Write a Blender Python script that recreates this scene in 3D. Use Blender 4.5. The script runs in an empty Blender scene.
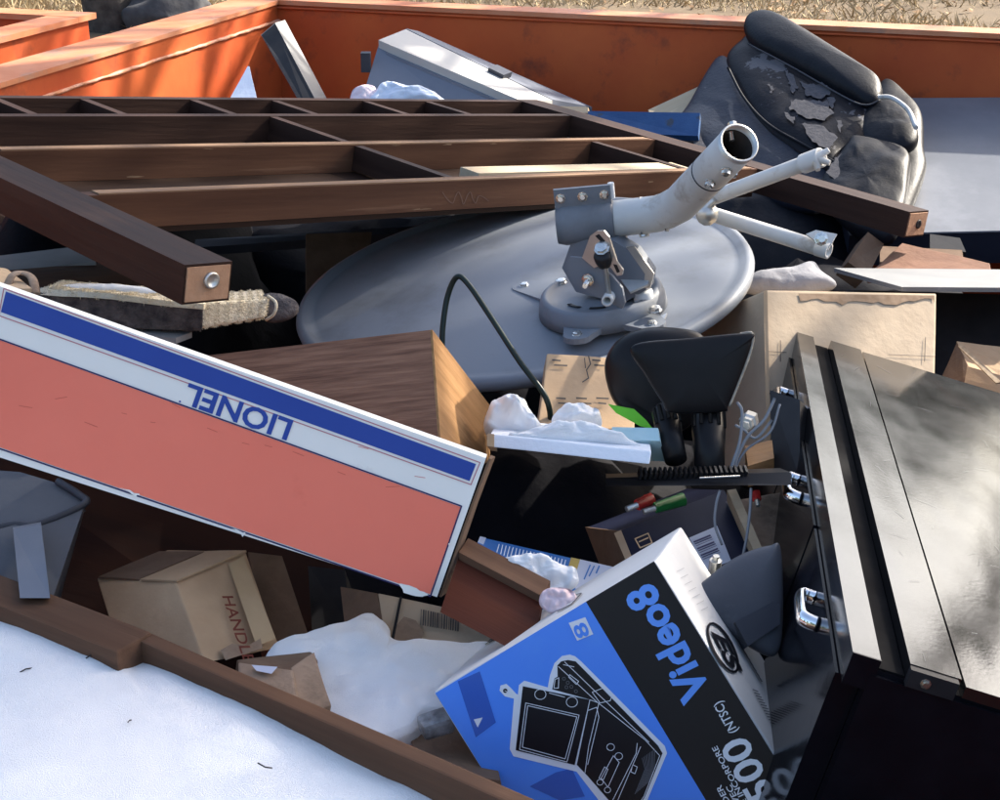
import bpy, bmesh, math, random
from mathutils import Vector as V, Matrix, noise
random.seed(7)
R_ = math.radians
sc = bpy.context.scene
COL = sc.collection

# ---------------------------------------------------------------- camera, sky, sun, exposure
CAMZ, FPX, PITCH = 1.88, 1600.0, R_(21.6)
cd = bpy.data.cameras.new('camera'); cam = bpy.data.objects.new('camera', cd); COL.objects.link(cam)
cam.location = (0, 0, CAMZ); cam.rotation_euler = (math.pi/2 - PITCH, 0, 0)
cd.sensor_width = 36; cd.lens = 36 * FPX / 1000; cd.clip_end = 400; cd.clip_start = .05
sc.camera = cam
SUN = V((.66, .50, .54)).normalized()
w = bpy.data.worlds.new('World'); sc.world = w; w.use_nodes = True
nt = w.node_tree; bg = nt.nodes['Background']
sk = nt.nodes.new('ShaderNodeTexSky'); sk.sky_type = 'NISHITA'; sk.sun_disc = False
sk.sun_elevation = math.asin(SUN.z); sk.sun_rotation = math.atan2(SUN.x, SUN.y)
sk.air_density = 1.0; sk.dust_density = 3.2; sk.ozone_density = .5
nt.links.new(sk.outputs[0], bg.inputs[0]); bg.inputs[1].default_value = .15
ld = bpy.data.lights.new('sun', 'SUN'); ld.energy = 5.0; ld.angle = R_(.5); ld.color = (1, .93, .82)
lo = bpy.data.objects.new('sun', ld); COL.objects.link(lo); lo.location = (6, 0, 8)
lo.rotation_euler = SUN.to_track_quat('Z', 'Y').to_euler()
vs = sc.view_settings; vs.view_transform = 'Standard'; vs.look = 'None'; vs.gamma = 1; vs.exposure = 1.5

# ---------------------------------------------------------------- pixel -> place helpers
CF = V((0, math.cos(PITCH), -math.sin(PITCH))); CU = V((0, math.sin(PITCH), math.cos(PITCH))); CR = V((1, 0, 0))
CP = V((0, 0, CAMZ))
def ray(x, y): return CF + CR*((x-500)/FPX) - CU*((y-400)/FPX)
def P(x, y, d): return CP + ray(x, y)*d                      # at a given depth
def Pz(x, y, z): r = ray(x, y); return CP + r*((z-CAMZ)/r.z)  # on a given level
class Plane:
    def __init__(s, o, n):
        s.o = V(o); s.n = V(n).normalized()
        if s.n.dot(CP - s.o) < 0: s.n = -s.n
    def at(s, x, y, lift=0):
        r = ray(x, y); return CP + r*((s.o-CP).dot(s.n)/r.dot(s.n)) + s.n*lift
def plane3(a, b, c): a, b, c = P(*a), P(*b), P(*c); return Plane(a, (b-a).cross(c-a))

# ---------------------------------------------------------------- mesh helpers
def put(o, parent=None, pose=None):
    COL.objects.link(o)
    if pose is not None: o.matrix_basis = pose
    if parent is not None:
        o.parent = parent; o.matrix_parent_inverse = WM[parent.name].inverted()
    WM[o.name] = o.matrix_basis.copy()
    return o
WM = {}
def tag(o, label, cat, group=None):
    o['label'] = label; o['category'] = cat
    if group: o['group'] = group
    return o
def thing(name, loc, label, cat, group=None):
    o = bpy.data.objects.new(name, None); o.empty_display_size = .1
    put(o, None, Matrix.Translation(V(loc)))
    return tag(o, label, cat, group)
def fin(name, bm, mat, parent=None, pose=None, smooth=False, bevel=0, seg=2):
    if bevel:
        es = [e for e in bm.edges if len(e.link_faces) == 2 and e.calc_face_angle(0) > .5]
        bmesh.ops.bevel(bm, geom=es, offset=bevel, segments=seg, affect='EDGES', profile=.6, clamp_overlap=True)
    bmesh.ops.recalc_face_normals(bm, faces=bm.faces)
    me = bpy.data.meshes.new(name); bm.to_mesh(me); bm.free()
    for m in (mat if isinstance(mat, (list, tuple)) else [mat]): me.materials.append(m)
    if smooth:
        for p in me.polygons: p.use_smooth = True
    return put(bpy.data.objects.new(name, me), parent, pose)
def raw(name, verts, faces, mat, parent=None, smooth=False, pose=None):
    me = bpy.data.meshes.new(name); me.from_pydata([tuple(v) for v in verts], [], faces); me.update()
    for m in (mat if isinstance(mat, (list, tuple)) else [mat]): me.materials.append(m)
    if smooth:
        for p in me.polygons: p.use_smooth = True
    return put(bpy.data.objects.new(name, me), parent, pose)
def pose_of(o, ax, ay):
    ax = V(ax).normalized(); ay = V(ay); ay = (ay - ax*ay.dot(ax)).normalized(); az = ax.cross(ay)
    m = Matrix((ax, ay, az)).transposed().to_4x4(); m.translation = V(o); return m
HF = [(0,1,2,3), (7,6,5,4), (0,4,5,1), (1,5,6,2), (2,6,7,3), (3,7,4,0)]
def hexa(name, c, mat, parent=None, bevel=.003, wob=0, cuts=0, seg=2):
    """c: eight world corners, front TL TR BR BL then back TL TR BR BL; local x along the front top edge"""
    c = [V(q) for q in c]; o = sum(c, V())/8
    ax = (c[1]-c[0]); ay = (c[4]-c[0])
    pm = pose_of(o, ax, ay); inv = pm.inverted()
    bm = bmesh.new(); vs_ = [bm.verts.new(inv @ q) for q in c]
    for f in HF: bm.faces.new([vs_[i] for i in f])
    if cuts:
        bmesh.ops.subdivide_edges(bm, edges=bm.edges[:], cuts=cuts, use_grid_fill=True)
    if wob:
        s = random.random()*50
        for v in bm.verts: v.co += noise.noise_vector(v.co*9 + V((s, 0, 0)))*wob
    return fin(name, bm, mat, parent, pm, bevel=bevel, seg=seg)
def box(name, o, ax, ay, d, mat, parent=None, bevel=.003, wob=0, cuts=0):
    pm = pose_of(o, ax, ay); x, y, z = d[0]/2, d[1]/2, d[2]/2
    c = [V(q) for q in ((-x,-y,z),(x,-y,z),(x,-y,-z),(-x,-y,-z),(-x,y,z),(x,y,z),(x,y,-z),(-x,y,-z))]
    return hexa(name, [pm @ q for q in c], mat, parent, bevel, wob, cuts)
def slab(name, q, thick, mat, parent=None, bevel=.003, wob=0, cuts=0, vec=None):
    """front quad of (px, py, depth), fourth depth may be None; pushed back by thick (or by vec)"""
    q = list(q)
    if q[3][2] is None:
        pl = plane3(*q[:3]); a = [P(*t) for t in q[:3]] + [pl.at(q[3][0], q[3][1])]
    else: a = [P(*t) for t in q]
    n = (a[1]-a[0]).cross(a[3]-a[0]).normalized()
    if n.dot(a[0]-CP) < 0: n = -n
    t = n*thick if vec is None else V(vec)
    return hexa(name, a + [p+t for p in a], mat, parent, bevel, wob, cuts)
def tube(name, pts, r, mat, parent=None, seg=12, cap=True, smooth=True, hollow=0, flat=1):
    pts = [V(p) for p in pts]; n = len(pts)
    rs = r if isinstance(r, (list, tuple)) else [r]*n
    verts = []; faces = []; prev = None
    for i in range(n):
        t = (pts[min(i+1, n-1)] - pts[max(i-1, 0)]).normalized()
        if prev is None:
            a = t.cross(V((0, 0, 1)));  a = a if a.length > 1e-3 else t.cross(V((1, 0, 0)))
        else: a = prev - t*prev.dot(t)
        a.normalize(); prev = a; b = t.cross(a)
        for k in range(seg):
            an = 2*math.pi*k/seg; verts.append(pts[i] + a*math.cos(an)*rs[i] + b*math.sin(an)*rs[i]*flat)
    for i in range(n-1):
        for k in range(seg):
            k2 = (k+1) % seg; faces.append((i*seg+k, i*seg+k2, (i+1)*seg+k2, (i+1)*seg+k))
    if hollow:
        m = len(verts)
        verts += [pts[v//seg] + (verts[v]-pts[v//seg])*(1-hollow) for v in range(m)]
        for i in range(n-1):
            for k in range(seg):
                k2 = (k+1) % seg; faces.append((m+i*seg+k, m+(i+1)*seg+k, m+(i+1)*seg+k2, m+i*seg+k2))
        for i in (0, n-1):
            for k in range(seg):
                k2 = (k+1) % seg; faces.append((i*seg+k, i*seg+k2, m+i*seg+k2, m+i*seg+k))
    elif cap:
        faces += [tuple(range(seg)), tuple((n-1)*seg+k for k in range(seg))]
    o = raw(name, verts, faces, mat, parent, smooth)
    if smooth and not hollow:
        for p in o.data.polygons:
            if len(p.vertices) > 4: p.use_smooth = False
    return o
def curve(pts, n=8):
    """Catmull-Rom through world points"""
    pts = [V(p) for p in pts]; q = [pts[0]*2-pts[1]] + pts + [pts[-1]*2-pts[-2]]; out = []
    for i in range(1, len(q)-2):
        for k in range(n):
            t = k/n; a, b, c, d = q[i-1:i+3]
            out.append(.5*((2*b) + (c-a)*t + (2*a-5*b+4*c-d)*t*t + (3*b-a-3*c+d)*t**3))
    return out + [pts[-1]]
def lathe(name, o, axis, prof, mat, parent=None, seg=32, smooth=True, xdir=None):
    az = V(axis).normalized(); ax = V(xdir) if xdir else az.orthogonal(); ax = (ax - az*ax.dot(az)).normalized(); ay = az.cross(ax)
    pm = Matrix((ax, ay, az)).transposed().to_4x4(); pm.translation = V(o)
    verts = []; faces = []; n = len(prof)
    for (r, z) in prof:
        for k in range(seg): an = 2*math.pi*k/seg; verts.append((r*math.cos(an), r*math.sin(an), z))
    for i in range(n-1):
        for k in range(seg): k2 = (k+1) % seg; faces.append((i*seg+k, i*seg+k2, (i+1)*seg+k2, (i+1)*seg+k))
    if prof[0][0] > 1e-5: faces.append(tuple(reversed(range(seg))))
    if prof[-1][0] > 1e-5: faces.append(tuple((n-1)*seg+k for k in range(seg)))
    ob = raw(name, verts, faces, mat, parent, smooth, pm)
    for p in ob.data.polygons:
        if len(p.vertices) > 4: p.use_smooth = False
    return ob
def pillow(name, pl, out, thick, mat, parent=None, back=None, wrinkle=0, wscale=12, rings=15, per=8, power=.5, sub=False):
    """a cushion whose outline is a closed pixel loop on plane pl"""
    pts = [pl.at(x, y) for x, y in out]; n = len(pts); loop = []
    for i in range(n):
        a, b, c, d = pts[i-1], pts[i], pts[(i+1) % n], pts[(i+2) % n]
        for k in range(per):
            t = k/per; loop.append(.5*((2*b) + (c-a)*t + (2*a-5*b+4*c-d)*t*t + (3*b-a-3*c+d)*t**3))
    m = len(loop); ctr = sum(loop, V())/m; back = thick if back is None else back
    verts = []; faces = []; s0 = random.random()*40
    def ring(s, h):
        for p in loop:
            q = ctr + (p-ctr)*s + pl.n*h
            if wrinkle: q = q + pl.n*noise.fractal(q*wscale + V((s0, 0, 0)), .8, 2.1, 4)*wrinkle*(1 if s < .97 else .3)
            verts.append(q)
    ss = [1 - .985*(k/(rings-1))**1.5 for k in range(rings)]
    for s in reversed(ss): ring(s, thick*(1-s**2.5)**power)
    for s in ss[1:]: ring(s, -back*(1-s**2.5)**power)
    tot = len(verts)//m
    for i in range(tot-1):
        for k in range(m): k2 = (k+1) % m; faces.append((i*m+k, i*m+k2, (i+1)*m+k2, (i+1)*m+k))
    faces += [tuple(reversed(range(m))), tuple((tot-1)*m+k for k in range(m))]
    return raw(name, verts, faces, mat, parent, True)
def decal(name, pl, polys, mat, parent, lift=.0008):
    """flat print: pixel polygons laid on a plane"""
    bm = bmesh.new()
    for po in polys:
        try: f = bm.faces.new([bm.verts.new(pl.at(x, y, lift)) for x, y in po])
        except ValueError: continue
    bmesh.ops.triangulate(bm, faces=bm.faces[:])
    for f in bm.faces:
        f.normal_update()
        if f.normal.dot(pl.n) < 0: f.normal_flip()
    me = bpy.data.meshes.new(name); bm.to_mesh(me); bm.free(); me.materials.append(mat)
    return put(bpy.data.objects.new(name, me), parent)
def stroke(pts, wpx, close=False):
    """pixel polyline -> list of small quads"""
    out = []; n = len(pts)
    for i in range(n if close else n-1):
        a, b = V(pts[i]), V(pts[(i+1) % n]); d = (b-a)
        if d.length < 1e-6: continue
        d = d.normalized()*wpx*.5; e = V((-d.y, d.x))
        out.append([tuple(a-d*.5+e), tuple(b+d*.5+e), tuple(b+d*.5-e), tuple(a-d*.5-e)])
    return out
def jag(po, n=5, amp=1.2, seed=1):
    rd = random.Random(seed); out = []
    for i in range(len(po)):
        a, b = po[i], po[(i+1) % len(po)]
        for k in range(n):
            t = k/n; out.append((a[0]+(b[0]-a[0])*t+rd.uniform(-amp, amp), a[1]+(b[1]-a[1])*t+rd.uniform(-amp, amp)))
    return out
def ell(cx, cy, rx, ry, n=20, rot=0):
    c, s = math.cos(R_(rot)), math.sin(R_(rot)); r = []
    for k in range(n):
        x, y = rx*math.cos(2*math.pi*k/n), ry*math.sin(2*math.pi*k/n); r.append((cx+x*c-y*s, cy+x*s+y*c))
    return r
def text(name, s, pl, a, b, mat, parent, lift=.001, bold=0, hpx=None, stretch=True):
    """lettering on a plane; baseline from pixel a to pixel b"""
    A, B = pl.at(*a, lift), pl.at(*b, lift); x = (B-A).normalized(); y = pl.n.cross(x)
    cu = bpy.data.curves.new(name, 'FONT'); cu.body = s; cu.offset = bold; cu.resolution_u = 3
    t = bpy.data.objects.new(name+'_tmp', cu); COL.objects.link(t)
    bpy.context.view_layer.update()
    me = bpy.data.meshes.new_from_object(t); bpy.data.objects.remove(t)
    xs = [v.co.x for v in me.vertices]; ys = [v.co.y for v in me.vertices]
    x0, x1, y1 = min(xs), max(xs), max(ys)
    sx = (B-A).length/(x1-x0)
    sy = sx
    if hpx: sy = (pl.at(a[0], a[1], lift) - pl.at(a[0]+hpx[0], a[1]+hpx[1], lift)).length / y1
    for v in me.vertices: v.co = A + x*((v.co.x-x0)*sx) + y*(v.co.y*sy)
    me.materials.clear(); me.materials.append(mat); me.name = name
    return put(bpy.data.objects.new(name, me), parent)

# ---------------------------------------------------------------- materials
def mat(name, c1, c2=None, scale=8, rough=.6, bump=0, bscale=None, metal=0, spec=.25, coat=0, c3=None, s3=3, t3=(.55, .65), stretch=None,
        rvar=0, detail=6, sub=0, alpha=None):
    m = bpy.data.materials.new(name); m.use_nodes = True; n = m.node_tree.nodes; l = m.node_tree.links
    b = n['Principled BSDF']; b.inputs['Roughness'].default_value = rough; b.inputs['Metallic'].default_value = metal
    b.inputs['Specular IOR Level'].default_value = spec; b.inputs['Coat Weight'].default_value = coat
    b.inputs['Base Color'].default_value = (*c1, 1)
    if sub: b.inputs['Subsurface Weight'].default_value = sub; b.inputs['Subsurface Radius'].default_value = (.02, .02, .025); b.inputs['Subsurface Scale'].default_value = .5
    tc = n.new('ShaderNodeTexCoord'); mp = n.new('ShaderNodeMapping'); l.new(tc.outputs['Object'], mp.inputs[0])
    if stretch: mp.inputs['Scale'].default_value = stretch
    def nz(sc_, det=detail, rgh=.6, src=mp):
        t = n.new('ShaderNodeTexNoise'); t.inputs['Scale'].default_value = sc_; t.inputs['Detail'].default_value = det
        t.inputs['Roughness'].default_value = rgh; l.new(src.outputs[0], t.inputs[0]); return t
    col = None
    if c2 is not None:
        t = nz(scale); rp = n.new('ShaderNodeValToRGB'); rp.color_ramp.elements[0].position = .32; rp.color_ramp.elements[1].position = .68
        rp.color_ramp.elements[0].color = (*c1, 1); rp.color_ramp.elements[1].color = (*c2, 1); l.new(t.outputs[0], rp.inputs[0]); col = rp.outputs[0]
        if rvar:
            mr = n.new('ShaderNodeMapRange'); mr.inputs[3].default_value = rough-rvar; mr.inputs[4].default_value = rough+rvar
            l.new(t.outputs[0], mr.inputs[0]); l.new(mr.outputs[0], b.inputs['Roughness'])
    if c3 is not None:
        t = nz(s3, 8, .65); rp = n.new('ShaderNodeValToRGB'); rp.color_ramp.elements[0].position = t3[0]; rp.color_ramp.elements[1].position = t3[1]
        rp.color_ramp.elements[0].color = (0, 0, 0, 1); rp.color_ramp.elements[1].color = (1, 1, 1, 1); l.new(t.outputs[0], rp.inputs[0])
        mx = n.new('ShaderNodeMix'); mx.data_type = 'RGBA'; l.new(rp.outputs[0], mx.inputs[0])
        if col is not None: l.new(col, mx.inputs[6])
        else: mx.inputs[6].default_value = (*c1, 1)
        mx.inputs[7].default_value = (*c3, 1); col = mx.outputs[2]
    if col is not None: l.new(col, b.inputs['Base Color'])
    if bump:
        t = nz(bscale or scale*4, 5); bp = n.new('ShaderNodeBump'); bp.inputs['Strength'].default_value = min(1, bump); bp.inputs['Distance'].default_value = .004
        l.new(t.outputs[0], bp.inputs['Height']); l.new(bp.outputs[0], b.inputs['Normal'])
    return m
def wood(name, c1, c2, rough=.45, grain=30, c3=None, t3=(.58, .66)):
    return mat(name, c1, c2, spec=.10, scale=grain, rough=rough, bump=.35, bscale=grain*1.6, stretch=(.06, 1, 1), c3=c3, s3=9, t3=t3, rvar=.1)

M = {}
M['orange'] = mat('orange_paint', (.43, .070, .022), (.56, .120, .030), 2.6, .5, .3, 14, c3=(.17, .045, .026), s3=7, t3=(.56, .72), rvar=.12)
M['orange_top'] = mat('sunlit_orange_paint', (.52, .17, .07), (.62, .27, .15), 6, .5, .3, 20, c3=(.36, .20, .14), s3=7, t3=(.55, .68))  # paler than the walls: sunlight on the top rails put into the colour
M['weld'] = mat('chipped_weld', (.62, .34, .25), (.52, .20, .09), 30, .6, .8, 60)
M['floor'] = mat('rusty_floor', (.06, .03, .02), (.10, .05, .03), 5, .8)
M['walnut'] = wood('dark_walnut', (.022, .012, .010), (.052, .027, .019), .52, 26, c3=(.17, .10, .065), t3=(.62, .72))
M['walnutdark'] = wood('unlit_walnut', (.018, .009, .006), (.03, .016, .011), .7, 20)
M['litedge_chip'] = wood('sunlit_edge_and_chip', (.10, .05, .03), (.34, .22, .135), .6, 26)  # pale tone: sunlight on the rail tops, raw wood in the chips
M['walnut2'] = wood('mid_walnut', (.060, .027, .017), (.130, .062, .036), .55, 22, c3=(.28, .16, .10), t3=(.6, .72))
M['endgrain'] = mat('end_grain', (.36, .20, .12), (.44, .26, .16), 40, .65, .4, 80)
M['pale'] = wood('pale_lumber', (.42, .33, .22), (.54, .44, .31), .65, 24, c3=(.30, .24, .18))
M['tanwood'] = wood('tan_board', (.50, .34, .20), (.60, .43, .27), .5, 18)
M['teak'] = wood('woodgrain_laminate', (.125, .060, .038), (.27, .140, .088), .5, 190)
M['oak_litside'] = wood('oak_and_sunlit_side', (.20, .105, .042), (.36, .20, .092), .5, 60)
M['redwood'] = wood('red_brown_wood', (.050, .013, .008), (.085, .024, .012), .6, 20)
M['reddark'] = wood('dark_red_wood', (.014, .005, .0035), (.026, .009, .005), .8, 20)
M['boardwood'] = wood('weathered_brown_board', (.080, .042, .026), (.15, .084, .052), .75, 24, c3=(.07, .04, .028), t3=(.56, .68))
M['card'] = mat('cardboard', (.42, .28, .165), (.50, .345, .21), 14, .85, .25, 60, c3=(.30, .19, .115), s3=4, t3=(.62, .78))
M['card_grey'] = mat('greyish_cardboard', (.42, .32, .22), (.50, .39, .275), 9, .88, .25, 50, c3=(.36, .27, .19), s3=6, t3=(.60, .75))  # greyer cardboard for the large box and the bar code carton
M['card_dark'] = mat('deep_brown_cardboard', (.13, .08, .05), (.20, .13, .085), 16, .88, .3, 50, c3=(.12, .075, .05), s3=6, t3=(.55, .7))  # darker cardboard, for whole scraps and for single carton faces
M['card_wet'] = mat('crushed_wet_cardboard', (.25, .17, .115), (.36, .26, .18), 18, .8, .7, 40, c3=(.12, .08, .055), s3=10, t3=(.5, .68))
M['stain'] = mat('water_stain', (.20, .13, .08), (.30, .21, .14), 60, .9)
M['flute'] = mat('corrugated_edge', (.55, .42, .28), (.30, .21, .13), 90, .9)
M['tape'] = mat('packing_tape', (.46, .33, .19), (.52, .38, .23), 20, .25)
M['dish'] = mat('grey_dish_enamel', (.165, .182, .210), (.190, .206, .230), 3, .52, .05, 40, c3=(.105, .108, .112), s3=5, t3=(.50, .78), rvar=.10)
M['mast'] = mat('weathered_mast_enamel', (.52, .52, .505), (.58, .575, .555), 10, .45, .12, 60, c3=(.27, .20, .14), s3=14, t3=(.56, .74))
M['bore'] = mat('unlit_rusty_bore', (.02, .016, .014), (.05, .035, .028), 30, .7)  # dark rusty colour stands for the unlit inside of the mast
M['zinc'] = mat('zinc_plate', (.50, .49, .46), (.60, .59, .56), 20, .35, .1, 60, metal=.75)
M['bolt'] = mat('bright_zinc', (.70, .69, .65), (.60, .58, .54), 60, .25, metal=.9)
M['blackhole'] = mat('shaded_hollow_black', (.012, .012, .014), (.02, .02, .022), 30, .5)
M['leather'] = mat('black_leather', (.006, .007, .010), (.010, .011, .015), 20, .48, .2, 120, spec=.14)
M['navyleather'] = mat('navy_black_leather', (.011, .016, .028), (.017, .023, .038), 20, .48, .3, 90, c3=(.10, .105, .12), s3=7, t3=(.66, .68))
M['peel'] = mat('peeling_leather', (.006, .006, .009), (.011, .011, .015), 16, .46, .2, 120, c3=(.085, .083, .092), s3=8, t3=(.575, .582), spec=.12)
M['backing'] = mat('grey_backing', (.055, .054, .062), (.085, .082, .090), 60, .9, .5, 90)
M['stitch'] = mat('grey_thread', (.055, .056, .065), None, rough=.7)
M['snow'] = mat('snow', (.88, .875, .865), (.91, .905, .895), 40, .7, .55, 800, sub=.0, spec=.3)
M['coral'] = mat('orange_red_print', (.90, .205, .130), (.93, .225, .145), 5, .5, c3=(.78, .16, .10), s3=7, t3=(.62, .80))
M['blueprint'] = mat('royal_blue_print', (.024, .062, .31), (.028, .072, .34), 8, .4)
M['cream'] = mat('cream_print', (.84, .83, .76), (.88, .865, .80), 9, .5, c3=(.58, .53, .45), s3=8, t3=(.66, .8))
M['navyline'] = mat('navy_line_print', (.03, .025, .10), None, rough=.5)
M['vblue'] = mat('bright_blue_print', (.090, .285, .92), (.096, .30, .95), 5, .34, c3=(.10, .31, .92), s3=9)
M['vblack'] = mat('soft_black_print', (.006, .006, .009), (.009, .009, .013), 12, .38, spec=.3)
M['vwhite'] = mat('white_board', (.70, .70, .68), (.76, .76, .74), 8, .5, .15, 30, c3=(.60, .58, .54), s3=10, t3=(.62, .76))
M['vletter'] = mat('blue_lettering', (.14, .36, .95), None, rough=.4)
M['vtape'] = mat('darker_blue_tape', (.045, .13, .52), None, rough=.22)
M['wprint'] = mat('white_print', (.80, .83, .87), None, rough=.45)
M['gprint'] = mat('grey_shadow_hatch', (.16, .165, .18), None, rough=.5)
M['inkbrown'] = mat('red_brown_ink', (.13, .025, .015), (.20, .05, .03), 60, .7)
M['ink'] = mat('dark_ink', (.05, .045, .045), (.09, .075, .065), 60, .7)
M['cab'] = mat('black_cabinet_paint', (.004, .004, .006), (.007, .007, .010), 20, .12, .03, 40, c3=(.02, .02, .024), s3=30, t3=(.70, .76), spec=.14)
M['matte'] = mat('matte_black_channel', (.004, .004, .005), (.008, .008, .009), 30, .8, spec=.05)
M['chrome'] = mat('chrome', (.75, .76, .78), None, rough=.14, metal=1)
M['horn'] = mat('black_plastic', (.007, .007, .008), (.012, .011, .012), 10, .36, .05, 50, rvar=.1, spec=.18)
M['hornrim'] = mat('sunlit_plastic_rim', (.42, .38, .31), (.2, .18, .15), 30, .5)
M['green'] = mat('green_card', (.16, .60, .04), None, rough=.5)
M['foam'] = mat('white_foam_board', (.74, .77, .82), (.80, .82, .86), 20, .6, .2, 200)
M['teal'] = mat('pale_teal_foam', (.42, .60, .62), (.47, .64, .66), 20, .6)
M['navybox'] = mat('navy_box_print', (.008, .011, .032), (.013, .017, .042), 8, .5, c3=(.05, .045, .045), s3=14, t3=(.70, .78), spec=.12)
M['labelw'] = mat('white_label', (.52, .55, .64), None, rough=.5)
M['greyp'] = mat('grey_plastic', (.065, .070, .085), (.09, .095, .11), 6, .45, .1, 80, c3=(.09, .095, .11), s3=18, t3=(.62, .7))
M['greyp2'] = mat('dark_grey_plastic', (.035, .038, .05), (.05, .054, .066), 10, .4)
M['tote'] = mat('blue_grey_case', (.125, .14, .175), (.15, .165, .20), 6, .42, .05, 50)
M['totelid'] = mat('sunlit_case_lid', (.40, .385, .36), (.46, .44, .41), 6, .5)
M['bluepaint'] = mat('chipped_blue_paint', (.02, .06, .16), (.035, .09, .21), 12, .55, .3, 60, c3=(.05, .06, .08), s3=22, t3=(.60, .66))
M['panel'] = mat('blue_grey_laminate', (.15, .16, .178), (.20, .21, .228), 5, .3, .08, 20, c3=(.25, .26, .285), s3=4, t3=(.55, .72))
M['paneledge'] = mat('navy_edge', (.022, .028, .045), (.03, .036, .055), 10, .5)
M['whitep'] = mat('white_panel', (.20, .203, .203), (.25, .25, .245), 12, .5, c3=(.36, .35, .34), s3=22, t3=(.68, .74))
M['wool'] = mat('cream_wool', (.62, .52, .36), (.72, .63, .47), 30, .95, 1, 220)
M['wooldark'] = mat('dark_wool', (.035, .03, .035), (.14, .12, .11), 60, .95, 1, 200)
M['cloth'] = mat('grey_cloth', (.20, .20, .215), (.27, .265, .275), 18, .9, .4, 80)
M['bag'] = mat('white_plastic_bag', (.60, .66, .76), (.70, .75, .82), 9, .35, .4, 30)
M['pink'] = mat('pink_plastic', (.66, .48, .52), (.76, .66, .68), 12, .4, .3, 30)
M['sack'] = mat('black_filler_sack', (.006, .006, .008), (.010, .010, .013), 8, .7, .6, 24, spec=.04)
M['cable'] = mat('black_green_cable', (.012, .022, .018), None, rough=.35)
M['cablegrey'] = mat('grey_cable', (.23, .24, .26), None, rough=.45)
M['red'] = mat('red_plastic', (.5, .03, .03), None, rough=.4)
M['greenp'] = mat('dark_green_plastic', (.02, .20, .05), None, rough=.4)
M['bluecarton'] = mat('blue_carton', (.035, .15, .42), (.045, .18, .47), 8, .4)
M['gold'] = mat('gold_print', (.50, .36, .10), None, rough=.45)
M['brownbook'] = mat('worn_brown_board', (.13, .062, .038), (.21, .105, .065), 14, .8, .5, 50)
M['bark'] = mat('dark_bark', (.035, .030, .027), (.085, .075, .066), 14, .9, 1, 40)
M['rock'] = mat('grey_rock', (.035, .036, .04), (.075, .075, .08), 9, .9, .8, 30)
M['needle'] = mat('evergreen_leaf', (.03, .055, .02), (.06, .09, .03), 3, .7)
M['soil'] = mat('dry_soil', (.10, .072, .045), (.17, .125, .078), 1.4, .95, .8, 30, c3=(.10, .075, .05), s3=.7, t3=(.5, .7))
M['straw'] = mat('straw', (.30, .22, .12), (.50, .40, .24), 1.1, .85)
M['leaflitter'] = mat('dead_leaf', (.22, .12, .06), (.36, .22, .11), 2, .8)

# ================================================================ SETTING
g = raw('ground', [(-60, -40, 0), (60, -40, 0), (60, 120, 0), (-60, 120, 0)], [(0, 1, 2, 3)], M['soil']); g['kind'] = 'structure'
# dry grass beyond the skip, one mass
gv = []; gf = []
def blade(x, y, h, w_, lean, az):
    dx, dy = math.cos(az)*w_, math.sin(az)*w_; lx, ly = random.uniform(-1, 1)*lean, random.uniform(-1, 1)*lean; i = len(gv)
    gv.extend([(x-dx, y-dy, -.005), (x+dx, y+dy, -.005), (x+lx*.5+dx*.6, y+ly*.5, h*.6), (x+lx, y+ly, h)]); gf.append((i, i+1, i+2)); gf.append((i, i+2, i+3))
for k in range(60000):
    y = random.uniform(9.5, 18); x = random.uniform(-.36, .36)*y
    c_ = noise.noise(V((x*.8, y*.5, 0)))
    if random.random() > .45 + c_*1.1: continue
    blade(x, y, random.uniform(.03, .13)*(1+c_*.6), random.uniform(.004, .010), random.uniform(.04, .16), random.random()*6.3)
go = raw('dry_grass', gv, gf, M['straw']); go['kind'] = 'stuff'
tag(go, 'dry straw coloured grass on the ground beyond the orange dumpster', 'grass')
lv = []; lf = []
for k in range(900):
    y = random.uniform(10, 17); x = random.uniform(-.36, .36)*y; s = random.uniform(.025, .06); a = random.random()*6.3; i = len(lv)
    for q in range(4):
        lv.append((x+s*math.cos(a+q*1.57)*(1 if q % 2 else .55), y+s*math.sin(a+q*1.57)*(1 if q % 2 else .55), .012+random.random()*.03))
    lf.append((i, i+1, i+2, i+3))
lo_ = raw('dead_leaves', lv, lf, M['leaflitter']); lo_['kind'] = 'stuff'; tag(lo_, 'brown dead leaves lying in the dry grass', 'leaves')

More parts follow.
